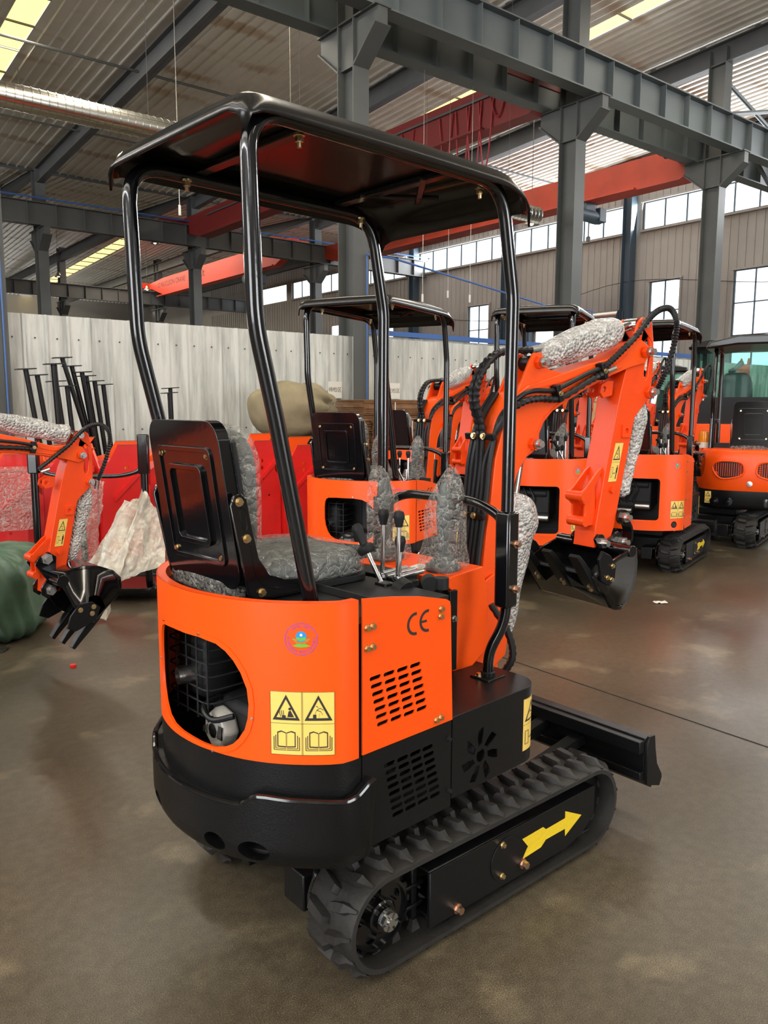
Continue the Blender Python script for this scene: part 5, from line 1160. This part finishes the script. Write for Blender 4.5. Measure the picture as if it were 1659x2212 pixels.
M2 = place(copy_tree(HERO), .090, 5.66, 28.0, 1.0, 'orange mini excavator seen through the nearest canopy, round engine opening, behind the levers', GR)
M3 = place(HOOD, 1.43, 7.02, 23.1, 1.05, 'orange mini excavator with square engine opening, behind the nearest boom and bubble wrap', GR)
M4 = place(copy_tree(HOOD), 2.62, 7.78, 31.7, 1.04, 'orange mini excavator with square opening behind the nearest upright arm, yellow track arrow', GR)
LM = root_m(LEFT)
FB2 = Bm @ Matrix.Translation(HP) @ Matrix.Rotation(R(28.7), 4, 'Y') @ Matrix.Translation(-HP)
dv2 = (Matrix.Translation(HP) @ Matrix.Rotation(R(28.7), 4, 'Y') @ Matrix.Translation(-HP)) @ Vector((1.07, 0, 1.712)) - Vector((1.07, 0, 1.712))
wrap('bubble_wrap', LM @ FB2, [(.60, BY, 1.678), (.72, BY, 1.712), (.82, BY, 1.745), (.92, BY, 1.770), (.965, BY, 1.785), (.985, BY, 1.79)], [.045, .05, .05, .052, .06, .03], 'bubble wrap on the boom cylinder at the left edge of the hall', 11)
wrap('bubble_wrap', LM @ Bm @ Matrix.Translation(dv2), [(1.115, BY, 1.55), (1.10, BY, 1.45), (1.07, BY, 1.33), (1.03, BY, 1.2), (1.0, BY, 1.12)], [.028, .048, .045, .045, .03], 'bubble wrap hanging behind the upright arm of the left excavator', 12)
for nm, rt, sd in (('behind the levers', M2, 21), ('with the square opening behind the boom', M3, 31), ('behind the nearest upright arm', M4, 41)):
    Mx = root_m(rt)
    bag('plastic_bag', Mx, (.055, -.115, .968), .33, (0, -.03), 'clear bag, right joystick, parked excavator ' + nm, sd, 'plastic bags on joysticks')
    bag('plastic_bag', Mx, (.055, .145, .966), .33, (-.02, .02), 'clear bag, left joystick, parked excavator ' + nm, sd + 1, 'plastic bags on joysticks')
    wrap('bubble_wrap', Mx @ Bm, [(.60, BY, 1.678), (.75, BY, 1.722), (.87, BY, 1.76), (.96, BY, 1.79)], [.04, .058, .058, .03], 'cream bubble wrap on the parked excavator ' + nm, sd + 2)
# more machines deeper in the hall; too small to show fittings
SMALL = ('bolt', 'screw', 'pressed_rib', 'print', 'pin_boss', 'weld_seam', 'cooling_rib', 'lettering', 'ce_mark', 'cap_nut', 'round_seal', 'warning_sticker', 'key_switch', 'cap', 'horn', 'zip', 'track_roller', 'motor_flange', 'data_plate')
NOCAN = SMALL + ('canopy_roof', 'canopy_post', 'post_sleeve', 'handrail')
far = ((1.25, 12.46, 35, .85, SMALL, 'distant mini excavator canopy standing before the partition, left of the main boom'),
       (2.15, 9.55, 30, 1.1, NOCAN, 'orange excavator without canopy, its arm showing between the posts behind the boom'),
       (3.5, 11.4, 24, 1.2, NOCAN, 'orange excavator arm wrapped in film, behind the upright black posts at right'),
       (.55, 9.3, 33, 1.0, NOCAN, 'orange excavator boom rising in front of the brown cartons'))
for i, (x, y, yw, s, sk, lab) in enumerate(far):
    t = place(copy_tree(HERO, None, sk), x, y, yw, s, lab, GR); Mx = root_m(t)
    wrap('plastic_cover', Mx @ Bm, [(.60, BY, 1.678), (.75, BY, 1.722), (.87, BY, 1.76), (.96, BY, 1.79)], [.05, .07, .07, .04], 'milky plastic cover on the ' + ('distant canopy excavator', 'excavator between the posts', 'excavator behind the right posts', 'excavator before the cartons')[i], 50 + i, mt='sheet', cat='plastic cover')
# ---- larger machine at the right edge: rounded hood with mesh vents
def vent_machine():
    t = empty('mini_excavator', (3.90, 9.12, 0), R(90 - 33), 'larger orange excavator at the right edge with rounded hood, mesh vents and amber beacon', 'excavator', GR)
    HR = Matrix.Translation((.10, -.33, 0)) @ Matrix.Rotation(R(6), 4, 'Z')
    def sect(z, k, bulge=0):
        o = []
        for i in range(49):
            a = -PI / 2 - PI * i / 48
            c, s_ = math.cos(a), math.sin(a); p = .62
            x = -.30 + (.52 * k + bulge) * math.copysign(abs(c) ** p, c); y = .56 * k * math.copysign(abs(s_) ** p, s_); o.append(Vector((x, y, z)))
        return [Vector((.25, o[0].y, z))] + o + [Vector((.25, o[-1].y, z))]
    hd = MB().loft([sect(.62, .96), sect(.68, 1.0), sect(.80, 1.01), sect(.95, 1.0), sect(1.03, .975), sect(1.06, .93)]).xf(HR).build('engine_hood', 'orange', t, ang=60)
    MB().loft([sect(.42, .90), sect(.47, .96), sect(.62, .965)]).xf(HR).build('counterweight', 'cast', t, ang=60)
    for sg in (-1, 1):
        P = [(.06, .86), (.10, .925), (.28, .935), (.36, .90), (.37, .85), (.33, .78), (.26, .745), (.12, .77), (.065, .81)]
        f = lambda u, v, w: HR @ Vector((-.30 - .52 * 1.005 * math.sqrt(max(0, 1 - (min(abs(u) / .56, .999)) ** (2 / .62))) ** .62 - w, sg * u, v))
        plate(P, [], .001, .004, f, [.1, .15, .2, .25, .3]).build('vent_mesh', 'dark', hd, smooth=False)
        rim = MB(); pts = [f(u, v, .004) for u, v in P]; rim.tube(crv(pts, 5, True) + [pts[0]], .010, 8); rim.build('vent_rim', 'orange', hd)
        g = MB()
        for q in range(14): g.tube([f(.07 + .022 * q, .775 + .0 * q, .006), f(.07 + .022 * q, .915, .006)], .003, 4)
        for q in range(7): g.tube([f(.08, .78 + .022 * q, .006), f(.345, .78 + .022 * q, .006)], .003, 4)
        g.build('vent_grille', 'orange2', hd, smooth=False)
    for y in (-.32, -.17, .2, .34): MB().lathe([(.03, 0), (.045, .005), (.045, .012), (.03, .014)], HR @ Vector((-.795 + .25 * y * y, y, .50)), (-1, 0, 0), 18).build('lifting_hole', 'gloss', t)
    MB().lathe([(.012, 0), (.022, .0), (.03, .006), (.0, .010)], HR @ Vector((-.822, -.0, .70)), (-1, 0, 0), 16).build('lock', 'steel', hd)
    fr = MB(); fr.box((-.25, 0, 1.085), (.06, 1.0, .04)); fr.box((-.50, 0, 1.085), (.06, .9, .04)); fr.box((-.45, .42, 1.22), (.07, .06, .30)); fr.box((-.30, .42, 1.35), (.30, .09, .04)); fr.xf(HR).build('seat_frame', 'black', t, bevel=.006)
    Ms = HR @ Matrix.Translation((.10, 0, .05))
    n0 = set(bpy.data.objects); seat(t, 0.0, full=False)
    for o in set(bpy.data.objects) - n0:
        if o.parent is t: o.matrix_local = Ms @ Matrix.Scale(1.12, 4) @ Matrix.Translation((0, 0, -.11))
    lp = MB().cyl(HR @ Vector((-.55, .50, 1.06)), HR @ Vector((-.55, .50, 1.12)), .055, n=24).build('beacon_base', 'paper', t)
    MB().lathe([(.05, 0), (.052, .08), (.048, .12), (.0, .13)], HR @ Vector((-.55, .50, 1.12)), n=24).build('beacon_lens', 'amber', lp)
    for y in (-.42, .42):
        MB().tube(rnd_path([HR @ Vector(p) for p in ((-.62, y, 1.06), (-.55, y, 1.45), (-.60, y, 1.62), (-.50, y, 2.15), (.30, y, 2.15), (.34, y, 1.9), (.34, y, .9))], .08, 6), .024, 10).build('canopy_post', 'gloss', t)
    rr = MB(); rr.loft([[HR @ Vector((x, y, z)) for y, z in ((-.52, 2.12), (-.48, 2.20), (-.2, 2.26), (.2, 2.26), (.48, 2.20), (.52, 2.12), (.2, 2.16), (-.2, 2.16))] for x in (-.72, -.66, .38, .46)]); rr.build('canopy_roof', 'roofblk', t, bevel=.02)
    # yellow sticker block on the counterweight corner
    f = lambda u, v, w: HR @ Vector((-.776 + .30 * u * u - w, -u, v)); sticker4(t, lambda u, v, w: f(u - .44, v, w + .012), 0, .13, .47, .60)
    undercarriage(t, full=False)
    for o in index_kids().get(t.name, []):
        if o.name.split('.')[0] in ('track_belt', 'track_frame', 'track_roller', 'sprocket', 'motor_flange', 'front_idler', 'travel_motor', 'chassis', 'dozer_blade'): o.scale = (1.15, 1.15, 1.15)
    return t
VENT = vent_machine()
# ---- cab excavators in the back row
def cab_machine(x, y, yaw, s, lab):
    t = empty('cab_excavator', (0, 0, 0), 0, lab, 'excavator', 'cab excavators in the back row'); place(t, x, y, yaw, s)
    b = MB().prism(rrect(-.85, -.62, .35, .62, .25, 5), .55, 1.15, lambda u, v, w: Vector((u, v, w))).build('house', 'orange', t, bevel=.03)
    rf = MB(); rg = []
    for xx, dz in ((-.66, 0), (-.60, .09), (-.2, .13), (.3, .11), (.52, .03), (.55, -.02)):
        rg.append([Vector((xx, yy, 2.16 + dz * k)) for yy, k in ((-.56, -.3), (-.52, .6), (-.3, 1), (.3, 1), (.52, .6), (.56, -.3))])
    rf.loft(rg).build('cab_roof', 'matte', t, bevel=.02)
    for xx, yy in ((-.55, -.50), (-.55, .50), (.46, -.50), (.46, .50), (-.05, -.52), (-.05, .52)): MB().bar((xx, yy, 1.12), (xx, yy, 2.18), .06, .06).build('cab_post', 'black', t, smooth=False)
    k = MB().box((-.05, -.5, 1.30), (1.0, .05, .40)); k.box((-.05, .5, 1.30), (1.0, .05, .40)); k.box((-.55, 0, 1.30), (.05, 1.0, .40)); k.build('cab_side', 'black', t, smooth=False)
    for c, d in (((-.05, -.51, 1.83), (.95, .006, .66)), ((-.05, .51, 1.83), (.95, .006, .66)), ((-.56, 0, 1.83), (.006, .94, .66)), ((.47, 0, 1.75), (.006, .94, .8))): MB().box(c, d).build('window_glass', 'cabglass', t, smooth=False)
    st = MB().blob((-.20, .0, 1.50), (.10, .22, .34), 14, 8, p=.6); st.blob((0, 0, 1.25), (.25, .24, .1), 14, 8, p=.6); st.build('seat', 'grey_rub', t)
    MB().tube(rnd_path([(-.3, -.53, 1.55), (-.3, -.58, 1.6), (-.3, -.58, 1.95), (-.3, -.53, 2.0)], .03, 4), .012, 6).build('grab_handle', 'gloss', t)
    MB().box((0, 0, .36), (.6, .6, .40)).build('chassis', 'black', t, bevel=.02)
    for sg in (-1, 1): track_belt(sg * .48, .24).build('track_belt', 'rubber', t, ang=30).scale = (1.25, 1, 1.25)
    for o in index_kids().get(HERO.name, []):
        if o.name.split('.')[0] in ('boom', 'arm', 'bucket', 'boom_bracket', 'arm_cylinder'):
            c = o.copy(); COL.objects.link(c); c.parent = t; c.matrix_local = Matrix.Translation((.35, .30, .0)) @ Matrix.Scale(1.15, 4)
    return t
cab_machine(5.35, 12.1, 30, 1.1, 'big black-roofed cab excavator with green-tinted glass at the right edge')
cab_machine(5.2, 15.2, 22, 1.0, 'farther cab excavator, dark rounded roof between the black posts and the big cab')
cab_machine(3.8, 16.3, 34, 1.0, 'farthest cab excavator, roof just right of the nearest upright arm')
# ---- things along the partition and on the floor
def hp(x, y, z=0): return MB_ @ Vector((x, y, z))
# black tubes with foot plates: upended canopy frames leaning in a rack
tubes = [(2.35, 9.3, 1.90, .18), (2.48, 9.35, 1.84, .16), (2.62, 9.2, 1.96, .05), (2.72, 9.5, 1.78, .12), (2.84, 9.5, 1.73, .08), (2.86, 9.7, 2.06, .42), (2.98, 9.75, 1.97, .30), (3.08, 9.7, 1.90, .18), (3.16, 9.8, 1.86, .16), (3.24, 9.75, 1.80, .14), (3.36, 9.8, 1.76, .10), (4.35, 10.1, 1.74, .02), (4.42, 10.3, 1.68, .02)]
tl = ['leftmost', 'second from left', 'thick third', 'short fourth behind', 'fifth, short', 'tallest leaning', 'seventh, leaning', 'eighth', 'ninth, thin', 'tenth', 'rightmost of the left cluster', 'left of the pair behind the seat', 'right of the pair behind the seat']
for i, (x, y, z, ln) in enumerate(tubes):
    t = empty('canopy_frame', hp(x, y), R(BROT), 'black steel tube with flat top plate, ' + tl[i], 'tube', 'black upright tubes with plates')
    MB().tube(rnd_path([(ln * .9, 0, 0), (ln * .8, 0, .8), (0, 0, z)], .1, 4), .034 if i in (2,) else .027, 10).build('tube', 'black', t)
    MB().box((0, 0, z), (.20, .13, .012), Matrix.Rotation(R(-4), 3, 'Y')).build('foot_plate', 'black', t, smooth=False)
# an upturned canopy on the floor
uc = empty('upturned_canopy', (-2.26, 6.05, 0), 0, 'black canopy frame standing upside down on the floor behind the left bucket', 'canopy')
Mu = Matrix.Rotation(R(-90), 4, 'Z') @ Matrix.Rotation(PI, 4, 'X') @ Matrix.Translation((0, .0625, -2.178)) @ Matrix.Diagonal((1, 1.5, 1, 1)).to_4x4()
kk = index_kids()
for o in kk.get(HERO.name, []):
    nm = o.name.split('.')[0]
    if nm in ('canopy_roof', 'canopy_post', 'handrail', 'post_sleeve') and (nm != 'canopy_post' or max(c[2] for c in o.bound_box) > 1.5):
        c = o.copy(); COL.objects.link(c); c.parent = uc; c.matrix_local = Mu
for x, y in ((-.655, -.34), (-.655, .215)):
    p = Mu @ Vector((x, y, .985)); MB().box(p, (.24, .16, .012)).build('foot_plate', 'black', uc, smooth=False)
# red painted steel chassis parts standing in rows, orange ones behind
def steel_part(x, y, w, h, d, mt, lab, seed, yawd=0):
    rnd = random.Random(seed); t = empty('steel_chassis_part', hp(x, y), R(BROT + yawd), lab, 'steel part', 'red and orange steel parts')
    P = [(0, 0), (w, 0), (w, h * .62), (w * .86, h * .70), (w * .86, h * .93), (w * .98, h), (w * .35, h), (w * .18, h * .86), (0, h * .80)]
    ho = [circ(w * .52, h * .80, .022, 12), circ(w * .52, h * .73, .022, 12), circ(w * .45, h * .62, .012, 8), circ(w * .56, h * .62, .012, 8), circ(w * .3, h * .4, .012, 8), circ(w * .7, h * .45, .014, 8)]
    plate(P, ho, 0, .010, lambda u, v, q: Vector((u, -q, v))).build('front_plate', mt, t, smooth=False)
    plate([(0, 0), (d, 0), (d, h * .9), (d * .4, h * .98), (0, h * .80)], [circ(d * .5, h * .5, .03, 10)], 0, .010, lambda u, v, q: Vector((-q, u, v))).build('side_plate', mt, t, smooth=False)
    plate([(0, 0), (w * .8, 0), (w * .8, d), (0, d)], [], 0, .008, lambda u, v, q: Vector((u, v, h * .80 + u * .22 + q))).build('sloped_plate', mt, t, smooth=False)
    MB().bar((w * .35, -.005, h + .004), (w, -.005, h + .004), .022, .004).build('bare_edge', 'card', t, smooth=False)
    plate([(w * .25, h * .55), (w * .95, h * .85), (w * .95, h * .80), (w * .25, h * .5)], [], .01, .03, lambda u, v, q: Vector((u, -q, v))).build('stiffener', mt, t, smooth=False)
where = ['first from the left', 'second from the left', 'third', 'fourth, behind the seat back', 'fifth', 'sixth', 'seventh, beside the parked excavator']
for i in range(7): steel_part(1.55 + .52 * i, 7.75 + .06 * (i % 2), .50, 1.06 + .03 * (i % 3), .5, 'red', 'red steel chassis part in the front row, ' + where[i], i)
for i in range(7): steel_part(1.75 + .55 * i, 8.55, .52, 1.12 + .05 * (i % 2), .5, 'orange', 'orange steel chassis part in the back row, ' + where[i], 20 + i)
for i in range(3): steel_part(.35 + .47 * i, 7.15, .46, .95, .45, 'red', 'red steel part under stretch film at the left edge, ' + ('leftmost', 'middle', 'rightmost')[i], 40 + i)
def crumple(name, F, pts, mt, lab, cat, n=26, amp=.05, seed=1, sub=1, freq=9):
    """a sheet hung over a polygon patch: bilinear grid between four corner points with folds"""
    rnd = random.Random(seed); a, b, c, d = [Vector(p) for p in pts]; mb = MB(); nrm = (b - a).cross(d - a).normalized()
    ph = [rnd.uniform(0, 6.28) for _ in range(6)]
    for i in range(n + 1):
        for j in range(n + 1):
            u, v = i / n, j / n; p = a * (1 - u) * (1 - v) + b * u * (1 - v) + c * u * v + d * (1 - u) * v
            k = math.sin(freq * u + 3 * v + ph[0]) * .5 + math.sin(freq * 1.7 * u - 5 * v + ph[1]) * .3 + math.sin(6 * v + 4 * u + ph[2]) * .35 + rnd.uniform(-.22, .22)
            mb.v.append(tuple(F @ (p + nrm * k * amp + Vector((rnd.uniform(-1, 1), rnd.uniform(-1, 1), rnd.uniform(-1, 1))) * amp * .15)))
    m = n + 1; mb.f = [(i * m + j, (i + 1) * m + j, (i + 1) * m + j + 1, i * m + j + 1) for i in range(n) for j in range(n)]
    o = mb.build(name, mt, None, ang=60, sub=sub, solid=.0015); return tag(o, lab, cat)
I4 = Matrix.Identity(4)
crumple('plastic_sheet', I4, [(-2.32, 5.55, .02), (-1.95, 5.35, .03), (-1.78, 5.85, .88), (-2.02, 6.0, .72)], 'sheet', 'milky crumpled plastic sheet draped over the upturned canopy, left part', 'plastic sheet', amp=.07, seed=3)
crumple('plastic_sheet', I4, [(-1.97, 5.50, .22), (-1.62, 5.75, .34), (-1.66, 5.95, .60), (-1.80, 5.92, .88)], 'sheet', 'translucent plastic sheet hanging right beside the black upturned post', 'plastic sheet', amp=.035, seed=5)
crumple('plastic_sheet', I4, [(-2.45, 5.75, .20), (-2.15, 5.75, .25), (-2.08, 5.85, .95), (-2.35, 5.90, 1.0)], 'film', 'loose clear film behind the arm of the left excavator', 'plastic sheet', amp=.06, seed=8)
crumple('stretch_film', I4, [hp(.3, 7.02, .50), hp(1.80, 7.02, .46), hp(1.80, 7.02, 1.0), hp(.3, 7.02, 1.02)], 'film', 'glossy stretch film wrapped around the red parts at the left edge', 'stretch film', amp=.015, seed=9, freq=40)
g = MB().blob((-2.64, 5.10, .285), (.37, .36, .29), 90, 44, jit=.004, seed=4, p=.45)
for i, v in enumerate(g.v):         # gathered tarpaulin
    p = Vector(v); q = p - Vector((-2.64, 5.10, .285)); a = math.atan2(q.y, q.x); n_ = q.normalized()
    p += n_ * (.018 * math.sin(a * 11 + q.z * 9) * (1 - abs(q.z) * 2) + .015 * math.sin(a * 5 - q.z * 14) + .010 * math.sin(a * 23 + q.z * 20)); g.v[i] = (p.x, p.y, max(.0, p.z))
tag(g.build('covered_bundle', 'green', None, ang=80), 'green tarpaulin bundle on the floor at the left edge', 'bundle')
bx = empty('machine_crate', hp(6.45, 10.35), R(BROT), 'black and purple metal housing supporting the khaki sack', 'box')
MB().prism([(-.55, 0), (.65, 0), (.65, .80), (.45, 1.0), (-.30, 1.04), (-.55, .55)], -.3, .3, lambda u, v, w: Vector((u, w, v))).build('housing', 'matte', bx, bevel=.02)
MB().box((.20, -.31, .90), (.07, .004, .10)).build('label_plate', 'paper', bx, smooth=False)
k = MB().blob(hp(6.33, 10.3, 1.45), (.60, .55, .40), 90, 50, jit=.006, seed=6, p=.72)
c0 = hp(6.33, 10.3, 1.45); tie = hp(6.86, 9.95, 1.52); rk = random.Random(2)
for i, v in enumerate(k.v):         # folds running to the tied neck
    p = Vector(v); q = p - tie; d = q.length; a = math.atan2(q.z, (q.x + q.y)); f = math.sin(a * 14 + 2 * d) * .045 * math.exp(-d * 1.3) + math.sin(a * 7 + d * 9) * .028
    n_ = (p - c0).normalized(); p += n_ * f
    if d < .16: p += n_ * (.10 - d * .6)
    k.v[i] = tuple(p)
tag(k.build('canvas_sack', 'khaki', None, ang=80), 'large tied khaki canvas sack before the partition', 'sack')
tag(MB().blob(hp(7.12, 10.0, .98), (.25, .28, .22), 20, 12, jit=.05, seed=8, p=.8).build('canvas_sack', 'khaki', None, ang=80, sub=1), 'small khaki canvas sack tucked right below the large one', 'sack')
def cartons(x, y, w, d, h, lab, seed):
    rnd = random.Random(seed); t = empty('carton_stack', hp(x, y), R(BROT), lab, 'cartons', 'flattened carton stacks'); z = .12; n = 0
    MB().box((w / 2, d / 2, .06), (w, d, .12)).build('pallet', 'wood', t, smooth=False)
    while z < h:
        b = MB(); q = 0
        for _ in range(6):
            if z >= h: break
            th = rnd.uniform(.012, .02); b.box((w / 2 + rnd.uniform(-.02, .02), d / 2 + rnd.uniform(-.02, .02), z + th / 2), (w, d, th * .82)); z += th
        b.build('carton_bundle', 'card', t, smooth=False); n += 1
    for xx in (.3, .7): MB().box((w * xx, -.024, h * .5), (.02, .004, h * .95)).build('strap', 'paper', t, smooth=False)
cartons(8.15, 10.9, 2.3, .85, 1.62, 'tall stack of flattened brown cartons in front of the partition', 1)
cartons(8.3, 10.15, 1.0, .7, 1.30, 'lower brown carton stack in front, left one', 2)
cartons(9.45, 10.1, .9, .7, 1.24, 'lower brown carton stack in front, right one', 3)
cartons(10.6, 10.85, 1.6, .9, 1.2, 'brown carton stack right of the tall one, behind the boom', 4)
for i, (x, z, txt) in enumerate(((8.25, 1.80, '待检区'), (9.62, 1.80, '已检区'))):
    s = empty('paper_notice', hp(x, YL1 - .07), R(BROT), 'white paper notice with dark characters on the partition, ' + ('beside the khaki sack', 'above the cartons')[i], 'notice')
    MB().box((0, 0, z), (.30, .004, .30)).build('sheet', 'paper', s, smooth=False)
    k = MB()
    try: add_text(k, txt, .095, lambda u, v, w: Vector((u, -.003 - w, z + v)), 0, 0)
    except Exception: pass
    if k.v: k.build('print', 'ink', s, smooth=False)
# plywood crates
for i, (x, y, z0, w, h) in enumerate(((3.5, 13.4, 0, 1.1, 1.02), (3.5, 13.4, 1.03, 1.1, .66))):
    c = empty('wooden_crate', (x, y, z0), R(20), 'pale plywood crate behind the parked machines, ' + ('lower one', 'upper one')[i], 'crate')
    MB().box((0, 0, h / 2), (w, .7, h)).build('crate_body', 'wood', c, smooth=False)
    for q in (-1, 1): MB().box((0, -.36, h / 2 + q * (h / 2 - .05)), (w, .02, .09)).build('batten', 'wood', c, smooth=False)
# litter on the floor
L = [(2.14, 5.96, .05, .03, 'paper', 'small white paper slip lying on the floor right of the bucket', 'paper'), (-1.80, 4.42, .018, .018, 'red', 'tiny red plastic cap on the floor below the left bucket', 'cap'), (-2.45, 4.72, .12, .05, 'steel', 'crumpled foil scrap on the floor beside the green bundle', 'foil'), (-1.45, 5.05, .03, .02, 'paper', 'tiny white scrap on the floor right of the left bucket', 'scrap')]
for x, y, a, b, m, lab, cat in L:
    k = MB(); r_ = random.Random(int(x * 100)); n = 7
    if cat == 'cap': k.cyl((x, y, 0), (x, y, .014), a, n=14)
    else:
        for i in range(n):
            for j in range(n): k.v.append((x + (i / (n - 1) - .5) * a * 2, y + (j / (n - 1) - .5) * b * 2, .002 + r_.uniform(0, .012)))
        k.f = [(i * n + j, (i + 1) * n + j, (i + 1) * n + j + 1, i * n + j + 1) for i in range(n - 1) for j in range(n - 1)]
    tag(k.build({'cap': 'bottle_cap', 'paper': 'paper_slip', 'foil': 'foil_scrap', 'scrap': 'paper_scrap'}[cat], m), lab, cat)
